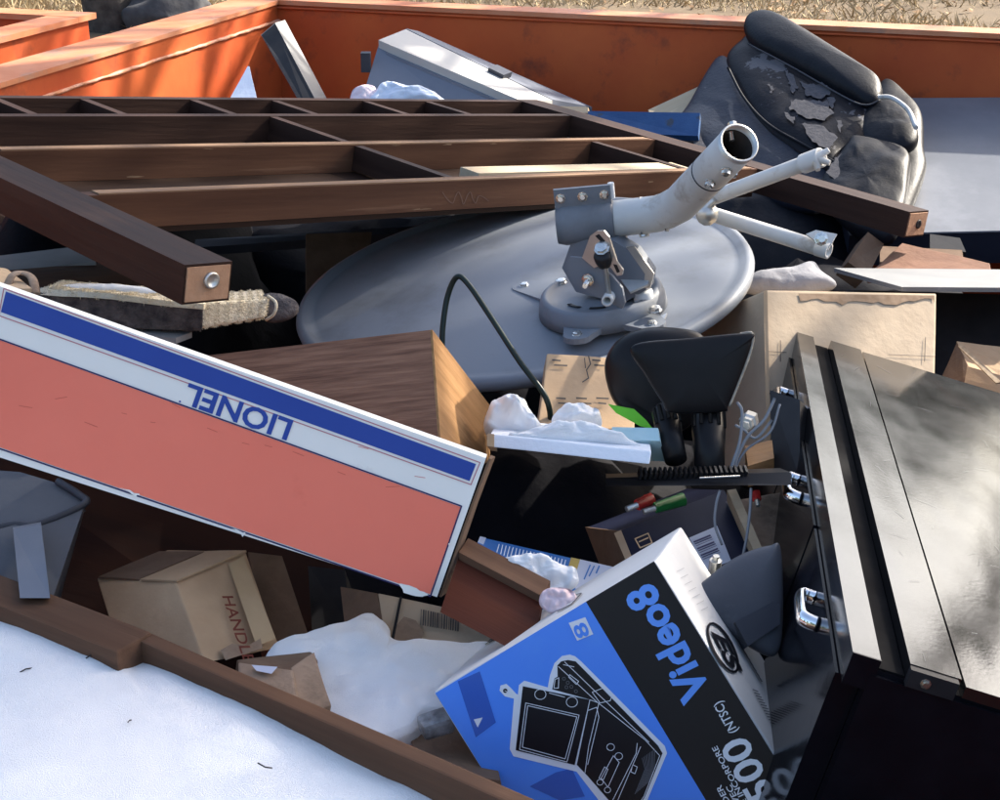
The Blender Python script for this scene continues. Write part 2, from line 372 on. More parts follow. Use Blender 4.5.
# ---------------------------------------------------------------- trees
def limb(verts, faces, pts, r0, r1, seg=7):
    n = len(pts); b0 = len(verts); prev = None
    for i, p in enumerate(pts):
        t = (pts[min(i+1, n-1)]-pts[max(i-1, 0)]).normalized(); a = t.cross(V((.3, .2, 1))).normalized() if prev is None else (prev-t*prev.dot(t)).normalized()
        prev = a; b = t.cross(a); r = r0+(r1-r0)*i/(n-1)
        for k in range(seg): an = 6.2832*k/seg; verts.append(p+a*math.cos(an)*r+b*math.sin(an)*r)
    for i in range(n-1):
        for k in range(seg): k2 = (k+1) % seg; faces.append((b0+i*seg+k, b0+i*seg+k2, b0+(i+1)*seg+k2, b0+(i+1)*seg+k))
def grow(base, height, r, nb, spread, seed, twig=3, lowest=.3):
    rd = random.Random(seed); vt = []; ft = []; tips = []
    def path(p, d, ln, n, wob):
        out = [p.copy()]
        for i in range(n):
            d = (d+V((rd.uniform(-1, 1), rd.uniform(-1, 1), rd.uniform(-.6, .9)))*wob).normalized(); p = p+d*ln/n; out.append(p.copy())
        return out, d
    tr, d = path(V(base), V((0, 0, 1)), height, 9, .07); tr.insert(0, V(base)-V((0, 0, .1)))
    limb(vt, ft, tr, r, r*.25, 10)
    vb = []; fb = []
    for b in range(nb):
        f = lowest+(1-lowest)*rd.random(); i = min(len(tr)-2, int(f*(len(tr)-1))); p = tr[i].lerp(tr[i+1], rd.random())
        az = rd.random()*6.283; dd = V((math.cos(az), math.sin(az), rd.uniform(.1, .7))).normalized()
        ln = spread*(1.25-f*.75)*rd.uniform(.7, 1.1); br, d2 = path(p, dd, ln, 6, .18); limb(vb, fb, br, r*.34*(1.2-f), r*.05, 6)
        for q in range(twig):
            j = rd.randint(2, 6); d3 = (d2+V((rd.uniform(-1, 1), rd.uniform(-1, 1), rd.uniform(-.5, .9)))).normalized()
            tw, _ = path(br[j], d3, ln*rd.uniform(.25, .5), 4, .25); limb(vb, fb, tw, r*.09, r*.02, 5); tips += tw[1:]
        tips += br[2:]
    return vt, ft, vb, fb, tips
def tree(loc, height, r, nb, spread, seed, label, leaves=0, leaf=.08, cl=.22, name='tree', lowest=.3, twig=3):
    t = thing(name, loc, label, 'tree'); vt, ft, vb, fb, tips = grow(loc, height, r, nb, spread, seed, twig, lowest)
    raw('trunk', vt, ft, M['bark'], t, True); raw('branches', vb, fb, M['bark'], t, True)
    if leaves:
        rd = random.Random(seed+5); v = []; f = []
        for k in range(leaves):
            c = rd.choice(tips)+V((rd.gauss(0, cl), rd.gauss(0, cl), rd.gauss(0, cl*.8))); a = V((rd.gauss(0, 1), rd.gauss(0, 1), rd.gauss(0, 1))).normalized()
            b = a.orthogonal().normalized(); s = leaf*rd.uniform(.6, 1.4); i = len(v); v += [c-a*s, c+b*s*.5, c+a*s, c-b*s*.5]; f.append((i, i+1, i+2, i+3))
        raw('crown', v, f, M['needle'], t)
    return t
def sunpos(h, vv, t):      # a place seen from the heap along the sun's direction
    hp = V((-SUN.y, SUN.x, 0)).normalized(); up = SUN.cross(hp); up = up if up.z > 0 else -up
    return SUN*t + hp*h + up*vv
p = sunpos(1.25, 0, 9.5)
tree((p.x, p.y, 0), 9.4, .13, 50, 2.2, 11, 'dense evergreen tree standing to the right of the dumpster', 20000, .12, .24, 'evergreen_tree', .69)
p = sunpos(.62, 0, 8.3)
tree((p.x, p.y, 0), 8.0, .09, 44, 1.25, 57, 'smaller evergreen tree added out of view to shade the foreground snow', 12000, .11, .17, 'evergreen_tree', .665)  # unseen tree added to keep the sun off the snow
p = sunpos(3.62, 0, 9)
tree((p.x, p.y, 0), 8.6, .17, 56, 1.8, 23, 'thin leafless tree standing right of the dumpster', 0, name='bare_tree', lowest=.42, twig=9)
tl0 = tree((13.6, 27.0, 0), 9.5, .2, 60, 2.6, 41, 'tall evergreen added out of view to dim the horizon and shape reflections', 5200, .30, .42, 'evergreen_tree', .12, 1)  # unseen tree line added to darken the horizon and break the cabinet's reflection
tl0.scale = (.5, .5, .42)
tl0['group'] = 'evergreens of the added tree line'
for az, ds_, zs in ((-32, 27, 1.0), (-22, 30, 1.1), (-12, 33, 1.0), (-3, 35, 1.15), (6, 32, .7), (11, 30, .75), (15, 31, .62), (19, 30, .55), (22.5, 31, .58), (28.5, 30, .52), (33, 31, .62), (37, 29, .7), (43, 30, .8), (50, 30, .8), (75, 27, .95), (95, 28, 1), (115, 27, 1), (135, 28, .9), (155, 27, 1), (175, 29, 1), (195, 27, .95), (215, 28, 1), (235, 27, 1), (255, 29, .9), (275, 27, 1.05), (295, 28, 1), (312, 29, 1)):
    r_ = tl0.copy(); COL.objects.link(r_); r_.location = (ds_*math.sin(R_(az)), ds_*math.cos(R_(az)), 0); r_.rotation_euler = (0, 0, az*2.3); r_.scale = (zs*1.15, zs*1.15, zs)
    for c_ in [o for o in tl0.children]:
        k_ = c_.copy(); COL.objects.link(k_); k_.parent = r_; k_.matrix_parent_inverse = c_.matrix_parent_inverse.copy()
tree((-2.98, 12.5, 0), 7, .22, 22, 2.4, 31, 'dark trunked bare tree on the dry ground behind the dumpsters', 0, name='bare_tree', lowest=.4)
bm = bmesh.new(); bmesh.ops.create_icosphere(bm, subdivisions=4, radius=1)
for v in bm.verts: v.co = V((v.co.x*.34, v.co.y*.3, v.co.z*.24)) + noise.noise_vector(v.co*1.7)*.07
tag(fin('boulder', bm, M['rock'], None, Matrix.Translation((-2.55, 12.45, .10)), True), 'grey rounded boulder beside the dark tree trunk', 'boulder')

# ---------------------------------------------------------------- orange dumpster
RIM = 1.22; YAW = R_(-18.2)
DX = V((math.cos(YAW), math.sin(YAW), 0)); DY = V((-DX.y, DX.x, 0))      # along the end wall, away along the side wall
c0 = Pz(277, 0, RIM)                                                     # inner back left corner at the rim
def D(x, y, z): return V((c0.x, c0.y, 0)) + DX*x + DY*y + V((0, 0, z))
def dbox(name, x0, x1, y0, y1, z0, z1, m, par, D=D, bevel=.004, cuts=0, wob=0):
    return hexa(name, [D(x0, y0, z1), D(x1, y0, z1), D(x1, y0, z0), D(x0, y0, z0), D(x0, y1, z1), D(x1, y1, z1), D(x1, y1, z0), D(x0, y1, z0)], m, par, bevel, wob, cuts)
WID, LEN = 2.62, 6.5
dm = thing('dumpster', D(WID/2, -LEN/2, 0), 'orange steel dumpster heaped with discarded household things', 'dumpster')
dbox('floor', -.05, WID+.05, -LEN, .05, .16, .20, M['floor'], dm)
dbox('side_wall', -.06, 0, -LEN, 0, .2, RIM-.013, M['orange'], dm)
dbox('side_wall', WID, WID+.06, -LEN, 0, .2, RIM-.013, M['orange'], dm)
dbox('end_wall', -.06, WID+.06, .001, .06, .2, RIM-.013, M['orange'], dm)
dbox('end_door', WID+.15, WID+.21, -LEN, -LEN+2.5, .2, RIM-.013, M['orange'], dm)
for x0, x1 in ((-.135, .008), (WID-.008, WID+.135)): dbox('top_rail', x0, x1, -LEN-.07, -.009, RIM-.012, RIM, M['orange_top'], dm, bevel=.003)
dbox('top_rail', -.135, WID+.135, -.008, .09, RIM-.0125, RIM+.001, M['orange_top'], dm, bevel=.003)
wp = [D(.004, -i*.03, RIM-.062+random.uniform(-.0012, .0012)) for i in range(90)]
tube('weld_bead', wp, [random.uniform(.0032, .006) for _ in wp], M['weld'], dm, 8)
wp = [D(-.002+i*.03, -.004, RIM-.022) for i in range(87)]
tube('weld_bead', wp, [random.uniform(.003, .005) for _ in wp], M['orange'], dm, 6)
for yy in (-.9, -2.2, -3.5, -4.8, -6.1): dbox('rib', -.135, -.061, yy-.04, yy+.04, .2, RIM-.014, M['orange'], dm)
for sgn in (0, 1):
    for yy in (-.6, -LEN+.6): dbox('skid', .3+sgn*(WID-.7), .4+sgn*(WID-.7), yy-.3, yy+.3, 0, .159, M['orange'], dm)
# second dumpster alongside
RIM2 = 1.24; c2 = Pz(96, 13, RIM2)
def D2(x, y, z): return V((c2.x, c2.y, 0)) + DX*x + DY*y + V((0, 0, z))
d2 = thing('dumpster', D2(-1.2, -2.2, 0), 'second orange dumpster standing empty beyond the left wall', 'dumpster')
dbox('floor', -2.4, -.02, -4.4, 0, .16, .2, M['floor'], d2, D2)
dbox('side_wall', -.075, -.015, -4.4, -.02, .2, RIM2-.016, M['orange'], d2, D2); dbox('side_wall', -2.46, -2.4, -4.4, -.02, .2, RIM2-.016, M['orange'], d2, D2)
dbox('end_wall', -2.4, -.076, -.08, -.02, .2, RIM2-.016, M['orange'], d2, D2); dbox('end_wall', -2.4, -.076, -4.4, -4.34, .2, RIM2-.016, M['orange'], d2, D2)
dbox('top_rail', -.10, 0, -4.4, -.091, RIM2-.015, RIM2, M['orange_top'], d2, D2, .003); dbox('top_rail', -2.5, -2.4, -4.4, -.091, RIM2-.015, RIM2, M['orange_top'], d2, D2, .003)
dbox('top_rail', -2.5, 0, -.09, 0, RIM2-.015, RIM2+.001, M['orange_top'], d2, D2, .003)
for yy in (-.5, -4): dbox('skid', -2.1, -.3, yy-.1, yy+.1, 0, .159, M['orange'], d2, D2)

# ================================================================ THE HEAP
def bolt(name, o, n, r, parent, m=None, h=None):
    h = h or r*.7
    return lathe(name, o, n, [(r*1.25, 0), (r*1.25, h*.25), (r, h*.3), (r, h), (r*.6, h*1.15), (0, h*1.15)], m or M['bolt'], parent, 6 if r < .004 else 8, False)

# ---- black sacks added as the dark of the gaps below the heap
def sack(x, y, z, r, label, seed):
    bm = bmesh.new(); bmesh.ops.create_icosphere(bm, subdivisions=4, radius=1)
    for v in bm.verts:
        n_ = v.co.copy(); k = 1 + noise.fractal(n_*2.1+V((seed, 0, 0)), .9, 2, 4)*.16
        v.co = V((n_.x*r[0], n_.y*r[1], n_.z*r[2]))*k
    tag(fin('shade_filler_sack', bm, M['sack'], None, Matrix.Translation((x, y, z)), True), label, 'sack', 'added black sacks under the heap')
for i, (x, y, z, r) in enumerate([(-.80, 3.05, .62, (.40, .75, .50)), (.1, 3.7, .48, (.5, .6, .40)), (-.35, 3.5, .55, (.5, .55, .42)), (.8, 3.3, .48, (.42, .5, .38)), (-.45, 2.35, .48, (.45, .4, .34)),
        (.28, 2.55, .44, (.42, .38, .32)), (.70, 2.3, .46, (.32, .5, .3)), (-.4, 1.5, .50, (.5, .4, .36)), (.25, 1.6, .42, (.4, .4, .3)), (.6, 1.5, .44, (.36, .45, .3)), (-.2, 4.1, .6, (.5, .35, .42)), (.08, 2.42, .62, (.3, .26, .22))]):
    sack(x, y, z, r, 'black filler sack added to darken the gaps under the heap', i*3.1)

# ---- slatted wooden frame
FS = .73
FO = CP + (V((-.53, 2.584, 1.101))-CP)*FS
fu = V((.710, .690, -.140)).normalized(); fv = V((-.689, .722, .059)); fv = (fv-fu*fv.dot(fu)).normalized(); fw = fu.cross(fv)
FA, FWL, FW, FVR, FVF, FV3, FV2, FVB = [q*FS for q in (.07, .097, 2.247, -.025, .48, .867, 1.22, 1.44)]
fr = thing('slatted_frame', FO, 'large dark walnut slatted furniture frame lying flat across the heap', 'frame')
FP = Plane(FO, fw)
def fuv(x, y): q = FP.at(x, y)-FO; return q.dot(fu), q.dot(fv)
def fbox(name, u0, u1, v0, v1, w0, w1, m, along_v=False, par=fr, bevel=.0025):
    o = FO + fu*((u0+u1)/2) + fv*((v0+v1)/2) + fw*((w0+w1)/2)
    if along_v: return box(name, o, fv, -fu, (v1-v0, u1-u0, w1-w0), m, par, bevel)
    return box(name, o, fu, fv, (u1-u0, v1-v0, w1-w0), m, par, bevel)
VE = FVB + .10
ll = fbox('leg', 0, FWL, 0, VE, -FA, 0, M['walnut'], True, bevel=.004)
rl = fbox('leg', FW, FW+FWL, FVR, FVB+.022, -FA, 0, M['walnut'], True, bevel=.004)
for u0, v0, par in ((0, 0, ll), (FW, FVR, rl)):
    box('end_grain', FO+fu*(u0+FWL/2)+fv*(v0-.0008)+fw*(-FA/2), fu, fv, (FWL-.007, .003, FA-.007), M['endgrain'], par, .001)
bo = FO+fu*(FWL*.55)+fv*(-.002)+fw*(-FA*.42)
lathe('bolt_socket', bo, -fv, [(.011, 0), (.011, .004), (.008, .005), (.007, .002), (0, .002)], M['zinc'], ll, 16)
bo = FO+fu*(FW+FWL*.55)+fv*(FVR-.002)+fw*(-FA*.5)
lathe('bolt_hole', bo, -fv, [(.009, 0), (.009, .002), (.006, .002), (0, .0015)], M['blackhole'], rl, 16)
T_ = .022
for v_, m, hh in ((FVF, 'walnut2', FA), (FV3, 'walnut2', FA), (FV2, 'walnut', FA), (FVB, 'walnut', FA*.8)):
    if v_ in (FVF, FV3): fbox('sunlit_edge', FWL+.02, FW-.02, v_+.0015, v_+T_-.001, -.0009, .0012, M['litedge_chip'], par=fr, bevel=.0004)  # pale strips paint sunlight on the tops of the front rails
    fbox('rail', FWL+.0005, FW-.0005, v_, v_+T_, -hh, -.001, M[m])
fbox('shade_panel', FWL+.001, FW-.001, FVF+.001, FVB+.02, -FA-.009, -FA-.0005, M['walnutdark'])  # dark sheet added so the open bays look shaded
for (x, y), (va, vb_) in [((0, 101), (FV2, FVB)), ((88, 101), (FV2, FVB)), ((196, 101), (FV2, FVB)), ((282, 103), (FV2, FVB)), ((378, 105), (FV2, FVB)), ((446, 107), (FV2, FVB)),
        ((300, 126), (FV3, FV2)), ((405, 162), (FVF, FV3)), ((640, 155), (FVF, FV3))]:
    u_ = fuv(x, y)[0]; fbox('divider', u_, u_+.018, va+T_+.0005, vb_-.0005, -FA*.93, -.002, M['walnut'], True)
u0, v0 = fuv(60, 182); u1, _ = fuv(338, 176)
ob = fbox('loose_board', u0, u1, FVF+.035, FVF+.10, -FA+.002, -FA+.022, M['tanwood'], par=None); tag(ob, 'pale tan board lying inside the front bay of the walnut frame', 'board')
u0, v0 = fuv(470, 168); u1, _ = fuv(690, 166)
o_ = FO+fu*((u0+u1)/2)+fv*(FVF+.075)+fw*(-.022)
lb = thing('loose_lumber', o_, 'weathered grey lumber with nails lying in the front bay of the walnut frame', 'lumber')
box('plank', o_, fu+fv*-.03, fv, (u1-u0, .05, .036), M['pale'], lb, .003)
for f in (.08, .5, .86): bolt('nail_head', o_+fu*((u1-u0)*(f-.5))+fv*(-.026)+fw*.006, -fv, .0035, lb)
rd = random.Random(21)
for k in range(11):
    v_, px0 = rd.choice(((FVF, 0), (FV3, 1), (FVF, 2))); cpl = Plane(FO+fv*v_, -fv); uu = rd.uniform(.12, FW-.15); ww = rd.choice((-.003, -FA+.004, -rd.uniform(.01, .05)))
    pts = [(uu+rd.uniform(.003, .022)*math.cos(t_*.9), ww+rd.uniform(.0006, .0022)*math.sin(t_*.9)) for t_ in range(7)]
    vv = [FO+fv*(v_-.0006)+fu*a_+fw*min(-.0015, b_) for a_, b_ in pts]
    raw('chip', vv, [tuple(range(7))], M['litedge_chip'], fr)
# chalk scribble on the front rail
fpl = Plane(FO+fv*(FVF), -fv)
sc_ = [(442, 192), (446, 198), (452, 203), (455, 196), (458, 192), (461, 198), (463, 204), (467, 195), (470, 192), (472, 198), (475, 203), (478, 196), (483, 197), (488, 201)]
decal('chalk_scribble', fpl, stroke([(q_.x, q_.y) for q_ in curve([V((x, y, 0)) for x, y in sc_], 6)], .8), mat('chalk', (.17, .105, .08), None, rough=.9), fr, .0015)

# ---- white and black panel leaning in the back left corner
a = [P(261, 35, 4.33), P(275, 23, 4.35), P(328, 124, 4.12), P(314, 128, 4.10)]
off = P(285, 20, 4.50)-P(275, 23, 4.35)
pw = thing('leaning_shelf', a[2], 'white shelf panel with a black face leaning in the back corner', 'panel')
hexa('board', a + [q+off for q in a], M['whitep'], pw, .003)
n_ = (a[1]-a[0]).cross(a[3]-a[0]).normalized(); n_ = n_ if n_.dot(CP-a[0]) > 0 else -n_
cc = sum(a, V())/4; b_ = [cc+(q-cc)*.97+n_*.001 for q in a]
hexa('black_face', [q+n_*.003 for q in b_] + b_, M['blackhole'], pw, .0005)
# ---- pale shard
tag(slab('plastic_shard', [(247, 66, 4.1), (249, 66, 4.1), (259, 112, 3.98), (222, 112, 3.98)], .006, M['bag'], None, .002, .004, 3), 'pointed pale blue plastic shard standing by the left wall', 'shard')

# ---- grey case against the end wall
ft = [P(379, 44, 4.25), P(522, 105, 4.10), P(512, 160, 4.02), P(360, 105, 4.12)]
cs = thing('storage_case', ft[3], 'blue grey plastic storage case with sunlight painted on its lid, tilted against the end wall', 'case')
mid = [P(406, 33, 4.42), P(552, 104, 4.26)]; bk = [P(418, 31, 4.55), P(592, 107, 4.42)]
dn = V((0, 0, -.17))
hexa('body', [ft[0], ft[1], ft[2], ft[3], bk[0]+dn*.12, bk[1]+dn*.12, bk[1]+dn*1.2, bk[0]+dn*1.2], M['tote'], cs, .006)
lf_ = V((0, -.012, .012))
hexa('lid', [ft[0]+lf_, ft[1]+lf_, ft[1]+lf_+dn*.16, ft[0]+lf_+dn*.16, mid[0]+lf_, mid[1]+lf_, mid[1]+lf_+dn*.16, mid[0]+lf_+dn*.16], [M['totelid']], cs, .005)  # paler front facet paints the strip of sun on the lid
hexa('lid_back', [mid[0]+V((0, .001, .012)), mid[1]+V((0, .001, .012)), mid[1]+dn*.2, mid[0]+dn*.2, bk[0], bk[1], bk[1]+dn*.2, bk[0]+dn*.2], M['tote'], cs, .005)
mm = (mid[0]*.35+mid[1]*.65)+V((0, -.01, .018)); ex = (mid[1]-mid[0]).normalized()
box('latch', mm, ex, V((0, 1, .2)), (.05, .045, .016), M['greyp2'], cs, .004)
box('strip', (ft[0]*.5+ft[1]*.5)+V((0, -.016, -.022)), ft[1]-ft[0], V((0, 1, 0)), (.40, .012, .02), M['tote'], cs, .003)
box('hinge', P(366, 62, 4.2), V((0, 0, 1)), V((0, 1, 0)), (.05, .03, .025), M['greyp2'], cs, .004)
# ---- bags on it
pl = Plane(P(400, 95, 3.98), (0, -.75, .6))
tag(pillow('plastic_bag', pl, [(352, 108), (352, 92), (362, 86), (374, 87), (379, 95), (376, 110)], .03, M['pink'], None, wrinkle=.015), 'crumpled pink and white plastic bag behind the walnut frame', 'bag')
tag(pillow('plastic_bag', pl, [(372, 110), (376, 92), (384, 84), (398, 86), (408, 90), (424, 90), (440, 99), (446, 112)], .04, M['bag'], None, wrinkle=.02), 'crumpled pale blue plastic bag against the grey case', 'bag')
# ---- painted boards between frame and chair
tag(slab('painted_board', [(588, 111, 4.16), (700, 113, 4.06), (698, 136, 4.03), (588, 132, 4.12)], .02, M['bluepaint']), 'chipped blue painted board behind the right end of the frame', 'board')
tag(slab('wood_offcut', [(552, 106, 4.24), (588, 107, 4.20), (588, 113, 4.19), (556, 113, 4.22)], .03, M['tanwood']), 'cream wooden offcut end above the blue board', 'offcut')
tag(slab('plywood_sheet', [(648, 110, 4.3), (704, 84, 4.32), (706, 120, 4.25), (655, 120, 4.25)], .012, M['pale']), 'beige plywood sheet corner between the blue board and the chair', 'plywood')

# ---- peeling office chair
chn = V((-.10, -.93, .34))
chP = plane3((850, 120, 4.08), (850, 230, 3.74), (700, 120, 4.20))
ch = thing('office_chair', P(800, 235, 3.9), 'black leather office chair with peeling backrest lying tipped over', 'chair')
def lift(pl, h): return Plane(pl.o + pl.n*h, pl.n)
pillow('back_shell', lift(chP, -.03), [(885, 80), (908, 96), (922, 116), (924, 150), (926, 170), (914, 205), (896, 236), (860, 236), (850, 170), (868, 110)], .035, M['leather'], ch, wrinkle=.002)
pillow('lower_back', lift(chP, .0), [(668, 146), (690, 106), (708, 74), (719, 61), (730, 66), (742, 92), (765, 118), (800, 138), (836, 160), (834, 205), (780, 205), (715, 172)], .045, M['navyleather'], ch, wrinkle=.004, wscale=7, power=.3)
pillow('backrest', lift(chP, .02), [(726, 66), (740, 46), (756, 40), (800, 66), (858, 100), (874, 118), (868, 150), (846, 162), (834, 178), (800, 162), (764, 136), (742, 104)], .05, M['peel'], ch, wrinkle=.004, wscale=7, power=.3)
hr = pillow('headrest', lift(chP, .06), [(744, 30), (748, 18), (760, 14), (776, 18), (806, 36), (870, 76), (882, 88), (880, 102), (866, 106), (846, 97), (800, 72), (756, 48)], .042, M['leather'], ch, wrinkle=.002, wscale=6, power=.36)
pillow('side_bolster', lift(chP, .035), [(866, 112), (880, 98), (900, 106), (914, 122), (918, 142), (902, 152), (870, 150), (858, 132)], .03, M['leather'], ch, wrinkle=.005, wscale=9, power=.35)
pillow('side_bolster', lift(chP, .045), [(846, 150), (858, 141), (906, 153), (908, 190), (896, 236), (868, 240), (836, 216), (820, 188)], .035, M['leather'], ch, wrinkle=.007, wscale=9, power=.3)
hs = lift(chP, .076)
tube('piping', curve([hs.at(x, y, .0) for x, y in ((748, 44), (790, 66), (846, 98), (866, 105), (880, 100))], 6), .0022, M['stitch'], hr, 6)
tube('lit_rim', curve([lift(chP, .085).at(x, y) for x, y in ((878, 97), (892, 98), (908, 110), (916, 128))], 6), .006, M['mast'], ch, 8)  # pale tube paints the lit rim of the chair back
tube('back_seam', curve([lift(chP, .06).at(x, y) for x, y in ((728, 68), (744, 98), (768, 124), (806, 146), (838, 164))], 6), .0035, M['leather'], ch, 8)
# flakes of torn grey backing
for k, fl in enumerate(([(785, 69), (792, 75), (798, 88), (792, 92), (788, 82)], [(800, 82), (812, 85), (823, 82), (831, 93), (818, 99), (806, 95)], [(795, 98), (812, 101), (826, 101), (833, 112), (822, 121), (804, 117), (789, 109)],
           [(801, 123), (820, 124), (837, 137), (830, 150), (812, 141)], [(785, 113), (796, 118), (792, 125)], [(828, 96), (836, 100), (834, 108), (828, 104)], [(836, 118), (843, 124), (840, 132)], [(768, 84), (774, 88), (771, 93)], [(826, 172), (836, 158), (850, 148), (846, 170), (840, 186)], [(690, 138), (700, 132), (708, 148), (696, 150)])):
    decal('torn_backing', lift(chP, .0715 if fl[0][0] != 690 else .046), [jag(fl, 5, 1.5, k+3)], M['backing'], ch, .0)
pls = Plane(P(780, 240, 3.85), (0, -.6, .8))
pillow('seat', pls, [(715, 205), (760, 190), (830, 205), (850, 240), (845, 285), (780, 290), (720, 270)], .04, M['leather'], ch, wrinkle=.006)

# ---- blue grey table top on the right
q = [P(780, 99, 4.42), P(1075, 97, 4.27), P(1075, 229, 3.72), P(850, 234, 3.78)]
tt = thing('table_top', q[3], 'blue grey laminate table top lying flat behind the chair', 'table top')
hexa('top', q + [p_+V((0, 0, -.004)) for p_ in q], M['panel'], tt, .001)
hexa('edge', [p_+V((0, .003, -.0045)) for p_ in q] + [p_+V((0, .02, -.085)) for p_ in q], M['paneledge'], tt, .002)
# ---- broken boards and white panel at right
tag(slab('broken_board', [(902, 243, 3.2), (990, 263, 3.05), (992, 274, 3.0), (868, 274, 3.05)], .02, M['brownbook'], None, .002, .003, 2), 'broken rusty brown board above the white panel', 'board')
tag(slab('wood_offcut', [(880, 246, 3.3), (962, 250, 3.26), (964, 262, 3.22), (880, 262, 3.24)], .03, M['card_dark']), 'brown offcut under the bolted end of the right frame leg', 'offcut')
tag(slab('book', [(848, 262, 3.1), (868, 232, 3.15), (884, 244, 3.16), (868, 276, 3.1)], .05, M['card_dark']), 'dark brown book standing on edge left of the broken board', 'book')
tag(slab('plastic_lump', [(930, 234, 3.4), (960, 238, 3.38), (966, 252, 3.34), (930, 248, 3.36)], .05, M['blackhole'], None, .01), 'black plastic lump behind the broken brown board', 'plastic')
q = [P(834, 268, 3.02), P(1060, 270, 2.95), P(1060, 288, 2.72), P(902, 287, 2.72)]
wpn = thing('white_sheet', q[3], 'thin white panel bridging the dark hollow at the right edge', 'panel')
hexa('board', q + [p_+V((0, 0, -.008)) for p_ in q], M['whitep'], wpn, .001)
q2 = [P(838, 272, 3.0), P(1058, 290, 2.75), P(1058, 330, 2.7), P(850, 300, 2.9)]
tag(slab('shade_block', [(846, 290, 2.95), (1060, 296, 2.85), (1060, 420, 2.75), (846, 420, 2.8)], .25, M['blackhole']), 'black block standing in for the shaded hollow under the white panel at the right edge', 'carcass')  # black block painted in place of the shaded hollow
pl = Plane(P(785, 278, 2.75), (0, -.5, .85))
tag(pillow('grey_cloth', pl, [(738, 290), (752, 276), (790, 268), (812, 262), (822, 272), (836, 286), (800, 292), (760, 294)], .02, M['cloth'], None, wrinkle=.008, wscale=10), 'crumpled grey cloth behind the tan cardboard box', 'cloth')
# ---- opened carton right edge
q = [P(958, 342, 2.750), P(1040, 352, 2.700), P(1040, 410, 2.600), P(942, 384, 2.650)]
oc = thing('open_carton', q[3], 'small open cardboard carton at the right edge behind the black cabinet', 'carton')
slab('flap', [(956, 342, 2.720), (1040, 350, 2.680), (1040, 400, 2.620), (968, 366, 2.660)], .004, M['card'], oc, .001, .004, 2)
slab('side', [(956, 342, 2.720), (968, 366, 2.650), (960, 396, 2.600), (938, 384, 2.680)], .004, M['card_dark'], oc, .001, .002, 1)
slab('front', [(966, 366, 2.640), (1040, 386, 2.580), (1040, 430, 2.540), (960, 405, 2.600)], .004, M['card'], oc, .001, .003, 2)
slab('torn_edge', [(958, 346, 2.635), (962, 344, 2.635), (1002, 382, 2.570), (996, 383, 2.570)], .003, M['flute'], oc, .0005)

# ---- satellite dish
dn_ = V((-.143, -.082, .987)).normalized(); dc = V((.038, 2.559, 1.080))
ds = thing('satellite_dish', dc, 'grey satellite dish lying face down with mount bracket and bent mast', 'satellite dish')
RD = .38; prof = [(RD-.004, -.016), (RD+.002, -.012), (RD+.004, -.002), (RD, .006), (RD-.010, .008), (RD-.020, .002)]
for k in range(16): r = (RD-.03)*(1-k/15); prof.append((max(r, 0), .004+.028*(1-(r/(RD-.03))**2)))
dish = lathe('reflector', dc, dn_, prof, M['dish'], ds, 96)
def dpt(x, y, h=0): return Plane(dc+dn_*(.036+h), dn_).at(x, y)
# mount drum
mo = dpt(602, 300, -.002)
dx_ = (dpt(660, 290)-dpt(560, 310)).normalized(); dy_ = dn_.cross(dx_)
drum = lathe('mount_drum', mo, dn_, [(.100, -.014), (.098, .002), (.094, .014), (.089, .018), (.084, .018), (.081, .012), (.05, .012), (0, .012)], M['dish'], ds, 48)
def ear(px, py, w_=.022):
    e = dpt(px, py, -.003); di = (e-mo); di -= dn_*di.dot(dn_); di.normalize(); si = dn_.cross(di)
    bm = bmesh.new(); pr = []
    L_ = (e-mo).length
    for t in range(9): an = -math.pi/2+math.pi*t/8; pr.append((L_+w_*math.cos(an)*.8, w_*math.sin(an)))
    pr = [(.075, -.036)] + pr + [(.075, .036)]
    lo2 = [bm.verts.new(mo+di*a_+si*b_-dn_*.012) for a_, b_ in pr]; hi2 = [bm.verts.new(mo+di*a_+si*b_-dn_*.003) for a_, b_ in pr]
    bm.faces.new(hi2); bm.faces.new(lo2[::-1]); n2 = len(pr)
    for i in range(n2): bm.faces.new((lo2[i], lo2[(i+1) % n2], hi2[(i+1) % n2], hi2[i]))
    eo = fin('ear', bm, M['dish'], ds); bolt('bolt', e-dn_*.003, dn_, .0065, eo)
for e in ((524, 284), (577, 333), (652, 322), (640, 262)): ear(*e)
for k in (0, 1, 2):   # adjusting slots
    an0 = R_(200+k*40); pts = [mo+dn_*.0128+(dx_*math.cos(an0+R_(j*6))+dy_*math.sin(an0+R_(j*6)))*.058 for j in range(5)]
    tube('slot', pts, .0045, M['blackhole'], drum, 6, flat=.15)
for x, y in ((561, 283), (634, 293)): bolt('bolt', Plane(mo+dn_*.012, dn_).at(x, y), dn_, .0085, ds)
# clamp and mast
m0, m1, m2, m3 = P(557, 224, 2.43), P(614, 219, 2.42), P(672, 212, 2.38), P(739, 143, 2.16)
RT = .0275
mast_path = [m1-(m1-m0)*.4, m1, m1+(m2-m1)*.45, m1+(m2-m1)*.75] + [m1+(m2-m1)*.75 + ((m2-m1)*.25)*t + (m3-m2)*(.13*t*t) for t in (.5, 1)] + [m2+(m3-m2)*.3, m2+(m3-m2)*.7, m3]
mast = tube('mast', mast_path, RT, M['mast'], ds, 36, hollow=.07)
tube('bore', [q_.copy() for q_ in mast_path[:-1]]+[m3-(m3-m2).normalized()*.012], RT*.925, M['bore'], mast, 30, hollow=.02)
ax1 = (m1-m0).normalized()
tube('clamp', [m0, m0+ax1*.012, m1-ax1*.004, m1], [RT*1.1, RT*1.22, RT*1.22, RT*1.12], M['dish'], ds, 36, hollow=.06)
